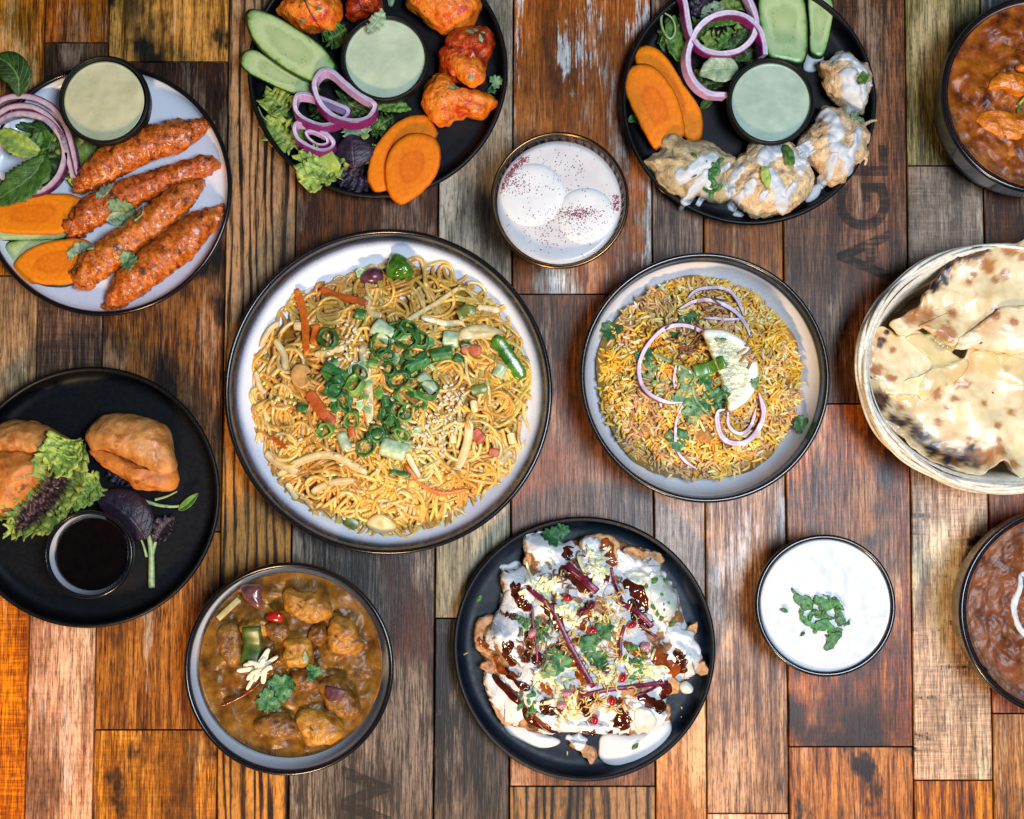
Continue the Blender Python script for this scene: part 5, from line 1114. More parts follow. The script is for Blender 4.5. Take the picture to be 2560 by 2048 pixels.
# yogurt heap
cz = P(850, 820, .03); Oc = cat(PP(OUT, .02)[:, :2], 150, True)
for i in range(150): d = nv((Oc[i, 0], Oc[i, 1], 0), 120, 3); Oc[i] += np.array(d[:2]) * .003
def ctop(t): return .008 + .020 * max(0, 1 - t ** 2.4) ** .6
V, F, A = slab(Oc, .0055, ctop, 46, cz, 0, low=.9, edge=1.5)
for i in range(1 + 46 * 150):
    x, y, z = V[i]; V[i, 2] += (.0065 * fn(x, y, 0, 42, 3) + .0022 * abs(fn(x, y, .5, 130, 2))) * min(1, (1 - A[i]) * 5 + .25)
HEAP = pm('cracker heap', ['#5c3416', '#9a6c40', '#c09468'], 90, 5, rough=.4, bump=.6, bscale=260, bdist=.003, spots=[('#3a1408', 55, .56, .66), ('#d8dadc', 48, .45, .49)], rand=0)
mk('cracker_heap', V, F, HEAP, 'heap of broken crackers soaked in sauce under the yogurt', 'crackers', surf='G')
YP = [([(465, 185), (560, 150), (690, 200), (730, 260), (700, 330), (560, 350), (500, 270)], 'upper left'), ([(800, 290), (900, 260), (985, 330), (1005, 420), (940, 460), (850, 400)], 'top centre'), ([(1045, 260), (1120, 300), (1230, 340), (1325, 370), (1300, 425), (1150, 405), (1050, 395)], 'top right'),
      ([(335, 360), (430, 340), (520, 400), (700, 420), (690, 500), (560, 525), (480, 480), (360, 500), (325, 430)], 'left below the topmost'), ([(325, 520), (400, 530), (475, 600), (420, 645), (330, 650)], 'left edge beside the sauce streak'), ([(1190, 420), (1330, 400), (1425, 530), (1410, 650), (1300, 715), (1210, 600)], 'right shoulder'),
      ([(275, 685), (340, 660), (425, 700), (445, 800), (465, 960), (400, 965), (300, 860), (265, 760)], 'left middle'), ([(650, 565), (720, 535), (800, 640), (830, 720), (740, 745), (680, 660)], 'heap centre'), ([(1350, 755), (1440, 735), (1545, 830), (1580, 920), (1520, 1035), (1470, 1062), (1445, 900), (1370, 830)], 'right edge'),
      ([(225, 1030), (330, 1055), (450, 1180), (475, 1290), (400, 1335), (300, 1250), (245, 1150)], 'lower left edge'), ([(535, 1265), (700, 1275), (770, 1350), (680, 1412), (580, 1365)], 'bottom left'), ([(805, 1330), (950, 1325), (985, 1390), (850, 1405)], 'bottom centre'), ([(1125, 1190), (1230, 1225), (1335, 1250), (1345, 1335), (1270, 1405), (1160, 1395), (1105, 1290)], 'bottom right'),
      ([(895, 975), (1010, 955), (1065, 1040), (960, 1085)], 'lower centre'), ([(555, 955), (640, 925), (690, 1010), (610, 1085), (535, 1040)], 'middle left of the long beet'), ([(735, 1390), (840, 1400), (835, 1465), (770, 1472)], 'bottom tip'), ([(1185, 925), (1280, 955), (1340, 1060), (1290, 1085), (1215, 1010)], 'right of the centre herbs'), ([(815, 240), (860, 178), (935, 200), (925, 275), (850, 295)], 'top cracker'), ([(475, 1110), (560, 1135), (605, 1220), (540, 1255), (465, 1180)], 'lower left inside'), ([(980, 500), (1060, 470), (1100, 560), (1030, 640), (960, 590)], 'upper centre under the sev'), ([(600, 720), (680, 780), (660, 860), (590, 830)], 'middle under the herbs')]
for i, (pts, lab) in enumerate(YP):
    piece('yogurt_patch', pts, 'G', YG2 if i != 5 else GY_, 'white yogurt patch at the ' + lab + ' of the cracker heap', 'yogurt', .0032, prof=dome(.0036, .0, 3), zoff=.0004, rings=14, n=64, lowz=-.002, wob=.0035, seed=i, group='yogurt patches on the crackers', surf='G')
for i, (pts, z, lab) in enumerate(PB[:7]):   # broken crackers lying on the yogurt
    pass
piece('yogurt_puddle', [(340, 1325), (450, 1320), (600, 1395), (695, 1435), (660, 1470), (560, 1482), (440, 1432), (370, 1390)], 'G', YOG, 'white yogurt puddle at the lower left of the dark plate', 'yogurt', .006, z=.0053, prof=dome(.006, .15), rings=10)
piece('yogurt_puddle', [(925, 1500), (960, 1390), (1200, 1380), (1340, 1305), (1382, 1345), (1362, 1440), (1280, 1520), (1150, 1572), (1020, 1592), (940, 1560)], 'G', YOG, 'large white yogurt puddle at the bottom of the dark plate', 'yogurt', .007, z=.0053, prof=dome(.007, .15), rings=10)
piece('sauce_drop', [(1420, 1085), (1470, 1068), (1512, 1105), (1500, 1142), (1445, 1140)], 'G', GY_, 'pale green sauce drop right of the cracker heap', 'sauce', .005, z=.0053, prof=dome(.005, .15), rings=7)
for pts, lab in (([(1260, 440), (1340, 430), (1420, 530), (1410, 640), (1320, 700), (1250, 600)], 'green-tinged yogurt spoonful at the right'), ([(1150, 1240), (1230, 1230), (1290, 1320), (1240, 1390), (1160, 1380)], 'green-tinged yogurt at the lower right'), ([(1080, 400), (1200, 390), (1260, 460), (1160, 470)], 'green-tinged yogurt at the upper right')):
    piece('herb_yogurt', pts, 'G', GY_, lab, 'yogurt', .003, prof=dome(.003, .05), zoff=.0, rings=9, lowz=-.002)
for x0, y0, lab in ((600, 470, 'pale cabbage shreds at the upper left of the yogurt'), (720, 640, 'pale cabbage shreds at the heap centre'), (900, 360, 'pale cabbage shreds near the top'), (640, 1050, 'pale cabbage shreds left of the long beet strip'), (1000, 700, 'pale cabbage shreds at the right centre'), (760, 1230, 'pale cabbage shreds low in the heap'), (960, 1000, 'pale cabbage shreds above the lower beet strip'), (1240, 1000, 'pale cabbage shreds at the right of the heap')):
    ac = Acc()
    for k in range(16):
        x, y = x0 + random.gauss(0, 52), y0 + random.gauss(0, 48); a = random.uniform(0, 3.14); l = random.uniform(30, 70)
        q = cat(PP([(x - l * math.cos(a), y - l * math.sin(a)), (x + random.gauss(0, 12), y + random.gauss(0, 12)), (x + l * math.cos(a), y + l * math.sin(a))], .035), 8); q[:, 2] = [Z(u, v, 'G') + .0012 + .0008 * math.sin(i) for i, (u, v) in enumerate(q[:, :2])]
        V, F, A = band(q, PX(random.uniform(14, 26)), .0012); ac.add(V, F, a=A)
    V, F = ac.get(); mk('cabbage_shreds', V, F, pm('cabbage', ['#c8c890', '#e8e8c4'], 160, 3, rough=.35, rand=.1) if x0 == 600 else bpy.data.materials['cabbage'], lab, 'cabbage', 'cabbage shreds in the yogurt salad', kind='stuff', attrs=dict(rad=np.concatenate(ac.A)))
GT_ = 'dark sauce streaks on the cracker salad'
TS = [([(745, 235), (735, 330)], 78, TAM, 'sauce dab near the top of the heap'), ([(960, 190), (1000, 280), (1025, 370)], 80, TAMO, 'amber sauce run down the top cracker'), ([(1080, 450), (1170, 520), (1215, 660)], 84, TAM, 'broad sauce streak at the upper right'),
      ([(400, 500), (440, 570), (510, 640)], 74, TAM, 'sauce streak at the upper left'), ([(350, 660), (430, 685)], 44, TAM, 'short sauce smear at the left'), ([(330, 850), (410, 850)], 56, TAM, 'sauce hook, upper part, at the left'), ([(350, 850), (370, 930), (420, 980)], 60, TAM, 'sauce hook, lower part, at the left'),
      ([(430, 850), (480, 960)], 40, TAMO, 'thin amber streak beside the sauce hook'), ([(265, 1035), (370, 1140), (460, 1230), (520, 1340), (690, 1405)], 50, TAM, 'longest sauce streak, along the lower left'), ([(340, 995), (430, 1085), (510, 1120)], 52, TAM, 'sauce streak above the longest one'),
      ([(1280, 850), (1330, 960), (1450, 1030)], 96, TAMO, 'wide amber sauce patch at the right'), ([(1400, 880), (1450, 960), (1460, 1040)], 60, TAM, 'dark sauce edge right of the amber patch'), ([(1170, 1150), (1270, 1215), (1360, 1260)], 62, TAM, 'sauce streak at the lower right'),
      ([(580, 1180), (610, 1250), (720, 1260)], 72, TAM, 'sauce patch at the lower centre'), ([(1080, 1240), (1080, 1310), (1100, 1390)], 104, TAM, 'broad dark sauce patch above the big puddle'), ([(830, 1425), (920, 1415)], 62, TAM, 'sauce dab at the bottom edge of the heap'),
      ([(990, 1410), (1060, 1445), (1130, 1425)], 56, TAM, 'black glossy sauce pool beside the big puddle'), ([(175, 820), (250, 880)], 44, TAMO, 'sauce on the left cracker corner'), ([(880, 620), (820, 690), (840, 760)], 70, TAMO, 'amber sauce beside the pomegranate at the centre'),
      ([(690, 360), (760, 420), (900, 500)], 90, TAM, 'dark sauce under the upper beet strip'), ([(380, 480), (450, 500)], 56, TAM, 'black spot of sauce at the upper left'), ([(1000, 440), (960, 430)], 60, TAM, 'black sauce pocket near the top right'), ([(500, 1250), (560, 1330), (640, 1370)], 40, TAMO, 'amber streak next to the longest sauce streak'),
      ([(980, 1180), (1080, 1200)], 50, TAM, 'sauce under the lower beet strip'), ([(640, 880), (700, 840)], 60, TAM, 'sauce left of the long beet strip'), ([(520, 960), (580, 900)], 60, TAM, 'sauce near the left herbs'), ([(940, 1010), (1000, 980)], 46, TAMO, 'amber sauce near the centre right'),
      ([(600, 560), (660, 680), (700, 760)], 80, TAM, 'dark sauce bed under the longest beet strip'), ([(1120, 560), (1180, 680), (1240, 760)], 80, TAM, 'dark sauce bed under the slanting beet strip'), ([(760, 900), (820, 1010), (860, 1090)], 84, TAMO, 'amber sauce bed right of the longest beet strip'),
      ([(480, 760), (500, 860), (470, 960)], 60, TAM, 'dark sauce run beside the thin upright beet'), ([(1080, 820), (1140, 880), (1230, 930)], 60, TAMO, 'amber sauce run beside the pink seed'), ([(280, 920), (330, 1010), (440, 1050)], 40, TAMO, 'amber streak at the left edge of the heap'),
      ([(900, 1150), (840, 1240), (880, 1300)], 60, TAM, 'dark sauce under the lowest seed'), ([(560, 1090), (640, 1150)], 56, TAMO, 'amber streak at the lower left of the heap'), ([(1290, 1080), (1360, 1130), (1330, 1200)], 60, TAM, 'dark streak on the right cracker')]
for i, (pts, w_, m, lab) in enumerate(TS):
    stroke('sauce_streak', pts, w_, 'G', m, lab, 'sauce', .0011, .0003, GT_, seed=i * 2 + 1, wob=.45)
BEET = pm('beetroot', ['#3a0a1c', '#6e1638', '#8a2048'], 180, 4, rough=.3, bump=.3, bscale=400, rand=.12)
SURFG = list(SURF['G'])
for pts, w_, lab in [([(735, 350), (920, 515)], 80, 'thick dark beet strip near the top'), ([(490, 490), (650, 640), (760, 860), (895, 1100)], 56, 'longest beet strip running down the heap'), ([(515, 610), (545, 860), (550, 950)], 28, 'thin upright beet strip at the left'), ([(1010, 370), (1075, 570)], 30, 'thin pink beet strip at the upper right'),
                     ([(1040, 570), (1265, 735)], 54, 'beet strip slanting at the right'), ([(1085, 720), (1060, 920)], 40, 'dark beet strip right of the centre'), ([(815, 1155), (1100, 1105), (1365, 1085)], 48, 'long horizontal beet strip, lowest of all'), ([(1150, 1160), (1320, 1095)], 26, 'thin beet strip under the horizontal one'), ([(1190, 720), (1290, 800)], 30, 'short beet sliver at the right')]:
    stick('beet_strip', [pts[0], ((pts[0][0] + pts[1][0]) / 2 + random.gauss(0, 12), (pts[0][1] + pts[1][1]) / 2 + random.gauss(0, 12))] + pts[1:], w_ * .55, .0024, 'G', BEET, lab, 'beetroot', zoff=.0015, group='beet strips on the cracker salad')
POM = pm('pomegranate', ['#8a0c1c', '#c81c30'], 150, 3, rough=.10, coat=.5, rand=.1); POMP = pm('pomegranate pink', ['#c06a7c', '#e09aa4'], 150, 3, rough=.10, coat=.5)
for x, y, m, lab in [(738, 552, POM, 'bright red pomegranate seed near the upper beet'), (888, 752, POM, 'red pomegranate seed at the heap centre'), (1132, 720, POM, 'red pomegranate seed beside the slanting beet'), (1075, 1045, POM, 'red pomegranate seed above the horizontal beet'), (735, 1140, POMP, 'pink pomegranate seed at the lower centre'),
                     (905, 1305, POM, 'lowest red pomegranate seed'), (1010, 1188, POM, 'red pomegranate seed under the horizontal beet'), (1215, 852, POMP, 'pink pomegranate seed at the right'), (700, 1215, POMP, 'dull pink seed left of the lower sev'), (880, 600, BEET, 'dark purple bean near the top centre'), (520, 770, POMP, 'dull pink seed at the left herbs'), (820, 640, BEET, 'dark bean beside the cabbage at the centre')]:
    c = P(x, y, .035); z = Z(c.x, c.y, 'G') + .002; q = random.uniform(0, 3.14)
    O = [(x + 34 * math.cos(a) * math.cos(q) - 24 * math.sin(a) * math.sin(q), y + 34 * math.cos(a) * math.sin(q) + 24 * math.sin(a) * math.cos(q)) for a in np.linspace(0, 6.28, 10, endpoint=False)]
    piece('pomegranate_seed', O, 'G', m, lab, 'seed', .008, z=z, prof=dome(.008), rings=8, n=28, group='seeds on the cracker salad')
GH = 'herbs on the cracker salad'
for x, y, r, q, pal, lab in [(640, 170, 70, .8, False, 'coriander leaf at the upper left edge of the heap'), (700, 140, 56, .2, False, 'coriander leaf tip pointing over the plate, upper left'), (870, 840, 84, 2.8, False, 'large coriander leaf at the heap centre'), (960, 750, 72, .9, False, 'coriander leaf right of the centre seed'), (690, 950, 84, 2.2, False, 'coriander leaf left of the long beet strip'),
        (930, 930, 70, 5.2, False, 'coriander leaf below the centre'), (640, 900, 56, 1.2, False, 'coriander leaf by the left sauce'), (620, 1000, 60, 3.9, True, 'light coriander leaf at the lower left')]:
    coriander(x, y, r, q, 'G', lab, pal, zoff=.003, group=GH)
for cx, cy, k, lab in ((1320, 610, 12, 'at the right of the salad'), (560, 760, 14, 'at the left of the salad'), (460, 720, 8, 'near the left sauce streak'), (1150, 950, 16, 'right of the salad centre'), (500, 1210, 12, 'at the lower left of the salad'), (1180, 900, 6, 'beside the pink seed'), (1290, 480, 4, 'on the green-tinged yogurt')):
    for i in range(k): chop(cx + random.gauss(0, 34), cy + random.gauss(0, 34), random.uniform(15, 26), 'G', 'chopped green herb ' + lab, GH + ' chopped ' + lab)
SEV = pm('sev', ['#c8a04c', '#e2c478'], 200, 2, rough=.45, rand=.15); SEVB = pm('sev brown', ['#6a4626', '#94683c'], 200, 2, rough=.45, rand=.15)
def sev(n, cx, cy, sx, sy, lab, grp, mat):
    for i in range(n):
        x, y = cx + random.gauss(0, sx), cy + random.gauss(0, sy); a = random.uniform(0, 6.28); l = random.uniform(22, 42); k = random.uniform(-1.6, 1.6); pts = []
        for j in range(5): pts.append((x, y)); x += l / 4 * 1.6 * math.cos(a); y += l / 4 * 1.6 * math.sin(a); a += k / 4 * 1.6
        twig('sev_noodle', pts, 10, 'G', mat, lab, 'sev', zoff=random.uniform(.0015, .0045), n=7, group=grp, taper=.9)
sev(34, 1000, 640, 75, 80, 'crisp yellow sev curl in the upper right sprinkle', 'sev, upper right sprinkle', SEV)
sev(40, 760, 800, 120, 130, 'crisp yellow sev curl in the middle sprinkle', 'sev, middle sprinkle', SEV)
sev(44, 830, 1180, 110, 80, 'crisp yellow sev curl in the lower sprinkle', 'sev, lower sprinkle', SEV)
sev(36, 1080, 1000, 110, 110, 'crisp yellow sev curl in the right sprinkle', 'sev, right sprinkle', SEV)
sev(24, 740, 470, 60, 80, 'brown crisp sev curl beside the upper beet strip', 'sev, brown upper sprinkle', SEVB)
sev(22, 500, 900, 60, 100, 'brown crisp sev curl at the left', 'sev, brown left sprinkle', SEVB)
for pts, lab in (([(95, 905), (125, 890)], 'lone sev crumb on the dark plate at the left'), ([(1438, 1225), (1442, 1240)], 'white crumb on the dark plate at the lower right'), ([(1436, 1285), (1444, 1295)], 'second white crumb on the dark plate below the first'), ([(735, 1500), (735, 1525)], 'green sliver on the dark plate below the heap')):
    twig('sev_noodle', pts, 12, 'G', SEV, lab, 'crumb', z=.0065, n=4)
chop(190, 560, 24, 'G', 'small green herb fleck on the bare dark plate at left', None, z=.0055, rot=.9)
chop(1150, 1468, 22, 'G', 'green herb fleck floating in the big yogurt puddle', None, z=.012)

# ================================================================== curry with ginger
use('H')
def gravy(name, cols, spots=(), rough=.32):
    return pm(name, cols, 70, 5, rough=rough, spec=.25, bump=.30, bscale=200, bdist=.002, spots=spots, rand=0, coat=.06)
GR = gravy('brown gravy', ['#3e2408', '#6c4814', '#8a6224'], [('#8a4a16', 50, .60, .74), ('#3a1e08', 80, .64, .76)])
pool('curry', 'H', 'H', 230, 727, 1661, .038, GR, 'brown glossy curry gravy in the bowl with ginger shreds', 'curry', amp=.0048, ns=48., rings=60, n=180, fine=.0003)
CHK = pm('curried chunk', ['#7c4a12', '#b07a28', '#cc963c'], 110, 5, rough=.34, coat=.1, bump=.5, bscale=350, bdist=.002, spots=[('#4c2408', 90, .60, .72)], rand=.08)
CHB = pm('curried chunk brown', ['#54300e', '#845620', '#9c6e34'], 110, 5, rough=.34, coat=.1, bump=.5, bscale=350, bdist=.002, rand=.08)
GC = 'chunks in the ginger curry'
for i, (pts, m, th, lab) in enumerate([
    ([(790, 290), (830, 270), (940, 300), (1060, 310), (1130, 370), (1160, 450), (1100, 520), (980, 530), (880, 480), (810, 420)], CHK, .011, 'largest golden chunk in the upper curry'), ([(1125, 560), (1160, 490), (1270, 500), (1360, 560), (1370, 640), (1400, 690), (1340, 760), (1230, 760), (1140, 740), (1120, 650)], CHK, .011, 'golden chunk at the right of the curry'),
    ([(800, 700), (820, 640), (1000, 640), (1020, 760), (1010, 850), (830, 860), (795, 780)], CHK, .011, 'square golden cube in the curry centre'), ([(885, 1215), (1000, 1160), (1200, 1250), (1250, 1350), (1150, 1430), (1000, 1450), (940, 1390)], CHK, .010, 'golden chunk at the bottom of the curry'),
    ([(570, 1290), (640, 1210), (800, 1200), (900, 1270), (900, 1370), (780, 1400), (640, 1360)], CHB, .009, 'brown chunk at the lower left of the curry'), ([(1060, 960), (1200, 920), (1280, 1010), (1350, 1100), (1360, 1230), (1260, 1250), (1130, 1170), (1080, 1060)], CHB, .010, 'brown chunk with purple onion at the lower right'),
    ([(850, 900), (990, 880), (1080, 960), (1050, 1030), (900, 1050)], CHB, .008, 'brown chunk right of the coriander leaf'), ([(310, 560), (440, 530), (490, 690), (460, 860), (350, 800)], CHB, .007, 'brown lump at the left of the curry'), ([(660, 540), (780, 500), (860, 600), (800, 680), (690, 650)], CHB, .008, 'brown lump under the red tomato'),
    ([(1000, 560), (1100, 540), (1130, 640), (1060, 700), (980, 650)], CHB, .007, 'dark lump between the two golden chunks'), ([(460, 560), (560, 500), (680, 500), (690, 620), (560, 640)], CHK, .006, 'golden chunk behind the green pepper')]):
    lump('curry_chunk', pts, 'H', m, lab, 'chunk', th + .0025, .036, .0022, 130, GC, rings=16, n=60, seed=i * 3, soft=True)
lump('onion_petal', [(478, 262), (560, 240), (640, 250), (636, 340), (635, 425), (560, 400), (500, 335)], 'H', pm('curry onion', ['#4c2a30', '#7c4e4e'], 140, 3, rough=.22, coat=.3), 'purple onion petal at the upper left of the curry', 'onion', .008, .039, .0008, 150, rings=10, n=40)
lump('onion_petal', [(1110, 1010), (1180, 1000), (1262, 1040), (1200, 1120), (1130, 1100)], 'H', pm('curry onion dark', ['#3a161e', '#5c2a30'], 140, 3, rough=.4), 'dark purple onion scrap at the lower right of the curry', 'onion', .002, .0490, .0008, 150, rings=8, n=30)
stick('pepper_piece', [(580, 545), (585, 660), (555, 815)], 135, .005, 'H', pm('curry pepper', ['#2c3e12', '#4c6424'], 140, 3, rough=.36), 'dark green pepper strip above the ginger', 'pepper', zoff=-.001)
lump('tomato_piece', [(663, 482), (720, 443), (790, 458), (785, 520), (700, 512)], 'H', pm('tomato', ['#8a1c0c', '#c03418'], 140, 3, rough=.16, coat=.4), 'red tomato piece left of the largest chunk', 'tomato', .004, .044, .0005, 150, rings=8, n=30)
GIN = pm('ginger', ['#dcd4b4', '#f0ecd8'], 200, 3, rough=.4, rand=.08)
for i, (a, b) in enumerate([((470, 872), (640, 850)), ((520, 830), (690, 800)), ((545, 1010), (620, 850)), ((545, 940), (640, 800)), ((600, 950), (700, 740)), ((665, 965), (690, 820)), ((780, 760), (640, 850)), ((715, 705), (610, 860)), ((740, 850), (560, 800)), ((610, 940), (680, 770)), ((575, 890), (700, 850)), ((650, 900), (740, 830))]):
    o = stick('ginger_shred', [a, ((a[0] + b[0]) / 2 + random.gauss(0, 5), (a[1] + b[1]) / 2 + random.gauss(0, 5)), b], random.uniform(24, 38), .0024, 'H', GIN, 'pale ginger shred in the little heap on the curry', 'ginger', group='ginger shreds on the curry', zoff=.003 + i * .0006, n=8, taper=True)
stick('ginger_stick', [(325, 492), (480, 345)], 44, .003, 'H', pm('ginger stick', ['#9a8a58', '#bcae7c'], rough=.35), 'olive ginger stick at the left rim of the curry', 'ginger', zoff=.001, z=None)
twig('chilli_thread', [(370, 1125), (540, 1040), (650, 950), (790, 780)], 22, 'H', pm('chilli thread', ['#6a2410', '#96401c'], rough=.2, coat=.4), 'long red-brown chilli thread under the ginger', 'chilli', zoff=.002)
coriander(790, 1000, 120, .5, 'H', 'large coriander leaf on the curry below the ginger', group='coriander on the curry', zoff=.002)
coriander(690, 1100, 104, 3.7, 'H', 'second large coriander leaf on the curry, lower left', group='coriander on the curry', zoff=.003)
coriander(1020, 890, 66, .1, 'H', 'small coriander leaf right of the square cube', group='coriander on the curry', zoff=.003)
leaf('coriander_leaf', [(1010, 790), (1005, 750), (1000, 705)], 18, 'H', LM['pale'], 'tiny coriander sliver on the square cube', cate='herb', zoff=.001)

# ================================================================== samosas
use('I')
SAM = pm('samosa crust', ['#9a5c28', '#c48444', '#d49a5c'], 60, 4, rough=.42, coat=.12, bump=.6, bscale=220, bdist=.0015, spots=[('#9c5a20', 45, .58, .72), ('#6e3a14', 110, .68, .76)], rand=.03)
SAM_WARM = pm('samosa crust warm-lit', ['#9a4e16', '#c87a30', '#d8904a'], 60, 4, rough=.48, bump=.45, bscale=300, bdist=.0015, spots=[('#7c3c10', 60, .62, .72)], rand=.03)  # warm light on the lower flap is put into this more orange colour
def samosa(lab, body, flap, seed, hb=.036, hf=.027):
    e = empty('samosa', (*P(*np.mean(body, 0), .006)[:2], .006), lab, 'samosa', 'samosas')
    lump_ = lambda nm, pts, m, th, sd, **k: piece(nm, pts, 'I', m, None, None, th, z=.006, prof=dome(th, .4, 2.6), rings=22, n=90, amp=.0022, ns=105, surf='I', edge=1.7, low=.82, parent=e, seed=sd, **k)
    lump_('pastry_body', body, SAM, hb, seed); lump_('folded_flap', flap, SAM_WARM, hf, seed + 3)
samosa('whole golden samosa right of the lettuce', [(515, 500), (560, 430), (640, 375), (750, 365), (880, 390), (990, 430), (1030, 500), (1050, 600), (1058, 700), (990, 745), (880, 700), (760, 640), (640, 590), (560, 590)],
       [(530, 590), (600, 575), (700, 600), (800, 650), (900, 700), (990, 715), (1055, 690), (1075, 770), (1035, 830), (940, 832), (820, 818), (760, 765), (690, 725), (600, 665)], 31)
samosa('samosa cut off by the left photo edge', [(-90, 520), (-20, 450), (90, 410), (240, 420), (360, 480), (440, 550), (425, 612), (300, 640), (100, 610), (-60, 600)],
       [(-110, 620), (60, 582), (180, 600), (290, 625), (300, 720), (210, 860), (140, 925), (60, 985), (-40, 960), (-110, 800)], 41, .032, .034)
leaf('lettuce_leaf', [(90, 1080), (180, 980), (290, 860), (380, 720), (400, 560)], 150, 'I', LM['red'], 'frilly lettuce leaf with purple heart between the samosas', zoff=.004, z=.026, ruf=.007, nruf=15, wr=.005, tipw=.7, serr=.30, nserr=37, nu=130, nv_=31, fold=.004)
leaf('lettuce_leaf', [(300, 700), (370, 620), (400, 520)], 100, 'I', LM['light'], 'bright green lettuce frill beside the left samosa', z=.036, ruf=.006, nruf=11, wr=.005, tipw=.8, serr=.30, nserr=23, nu=90, nv_=25)
leaf('lettuce_leaf', [(360, 900), (480, 840), (600, 790)], 80, 'I', LM['light'], 'yellow-green lettuce frill above the dark sauce', z=.022, ruf=.005, nruf=11, wr=.004, tipw=.7, serr=.30, nserr=23, nu=90, nv_=25)
leaf('lettuce_leaf', [(180, 980), (120, 1030), (30, 1090)], 62, 'I', LM['light'], 'pale lettuce tip at the left of the dark sauce cup', z=.020, ruf=.004, nruf=4, wr=.002, nu=40)
leaf('lettuce_leaf', [(240, 1010), (330, 960), (470, 900)], 46, 'I', LM['light'], 'pale lettuce edge above the dark sauce cup', z=.018, ruf=.004, nruf=5, wr=.002, tipw=.5, nu=40)
leaf('lettuce_leaf', [(-40, 960), (20, 970), (60, 1000)], 34, 'I', LM['light'], 'small lettuce scrap below the left samosa', z=.012, ruf=.003)
leaf('salad_leaf', [(880, 1120), (800, 1000), (700, 920), (570, 860)], 125, 'I', LM['purple'], 'large dark purple leaf right of the dark sauce cup', z=.020, fold=-.004, wr=.002, arch=.004)
leaf('salad_leaf', [(930, 1140), (980, 1050), (1050, 985)], 56, 'I', LM['purple'], 'small purple leaf at the stem fork', z=.014, fold=.003, ruf=.003)
leaf('salad_leaf', [(640, 720), (720, 740), (810, 800)], 50, 'I', LM['purple'], 'brown-purple leaf scrap under the whole samosa', z=.012, ruf=.003)
twig('sprout_shoot', [(908, 1412), (908, 1290), (905, 1180), (885, 1060), (860, 980)], 42, 'I', STEM, 'thick pale green stem of the purple leaf', z=.012, taper=.6, cate='stem')
twig('sprout_shoot', [(905, 1240), (940, 1120), (1000, 1050), (1045, 1000)], 26, 'I', STEM, 'side stem branching towards the small purple leaf', z=.012, taper=.6, cate='stem')
twig('sprout_shoot', [(880, 1230), (860, 1160), (840, 1110)], 18, 'I', STEM, 'thin side stem left of the thick stem', z=.012, cate='stem')
twig('sprout_shoot', [(850, 890), (960, 920), (1060, 925), (1130, 905)], 26, 'I', STEM, 'curved pale sprout stem under the whole samosa', z=.012, cate='stem')
leaf('salad_leaf', [(1070, 950), (1130, 905), (1190, 845)], 26, 'I', LM['mid'], 'small green sprout leaf at the curved stem end', z=.013, fold=.003)
twig('sprout_shoot', [(930, 885), (1000, 865), (1062, 835)], 18, 'I', STEM, 'short straight sprout stem at the samosa corner', z=.012, cate='stem')

# ================================================================== naan in its basket
use('J')
BAM = pm('bamboo', ['#b08a5c', '#d8bc90', '#e8d6b4'], 300, 4, (1, 1, 1), rough=.42, bump=.25, bscale=500, rand=.12)
BAMW = pm('pale cane', ['#c9c0b0', '#e4dccb', '#efe9dc'], 260, 4, rough=.4, bump=.25, bscale=500, rand=.08)
bc = U(2502, 918, .06); ba = 352 / 3000 * (H - .06) / H; bb = 308 / 3000 * (H - .06) / H
bk = empty('bread_basket', (bc.x, bc.y, 0), 'pale woven oval cane basket lined with flatbread', 'basket')
def ell(a, k, z): return (bc.x + ba * k * math.cos(a), bc.y + bb * k * math.sin(a), z)
aa = np.linspace(0, 2 * math.pi, 200, endpoint=False)
for k, (f, z, r, m) in enumerate([(1.004, .060, .0017, BAMW), (.988, .0625, .0016, BAMW), (.972, .0625, .0016, BAMW), (1.012, .0560, .0017, BAMW), (1.010, .0515, .0017, BAMW), (.956, .0600, .0015, BAMW), (.996, .0600, .0015, BAMW), (.980, .0590, .0015, BAMW)]):
    p = [ell(a, f + .009 * math.sin(7 * a + k * 1.9) , z + .0022 * math.sin(9 * a + k * 2.1)) for a in aa]
    V, F = tube(p, r, 7, True); mk('rim_cane', V, F, m, parent=bk)
nst = 44
for row in range(10):
    z = .006 + row * .0048; f = .80 + .19 * (row / 9) ** .8
    p = [ell(a, f + .010 * (1 if row % 2 else -1) * math.sin(nst / 2 * a), z) for a in aa]
    V, F, A = band(p, .0016, .0046, (0, 0, 1), True); mk('woven_cane', V, F, BAM, parent=bk)
for s in range(nst):
    a = 2 * math.pi * s / nst; p = [ell(a, .80 + .185 * (t) ** .8 , .004 + .054 * t) for t in np.linspace(0, 1, 8)]
    V, F, A = band(p, .006, .0014, (math.cos(a), math.sin(a), 0)); mk('stake', V, F, BAM, parent=bk)
V, F, A = slab([ell(a, .80, 0)[:2] for a in aa[::4]], .002, lambda t: .003, 3); mk('basket_floor', V, F, BAM, parent=bk)
p = []   # wide splint liner standing inside the rim
nl = 120; V = []
for i in range(nl):
    a = 2 * math.pi * i / nl
    for t in (0, .5, 1): V.append(ell(a, .80 + .135 * t, .008 + .050 * t))
mk('splint_liner', V, grid_faces(nl, 3, cu=True), BAMW, parent=bk, solid=.001)

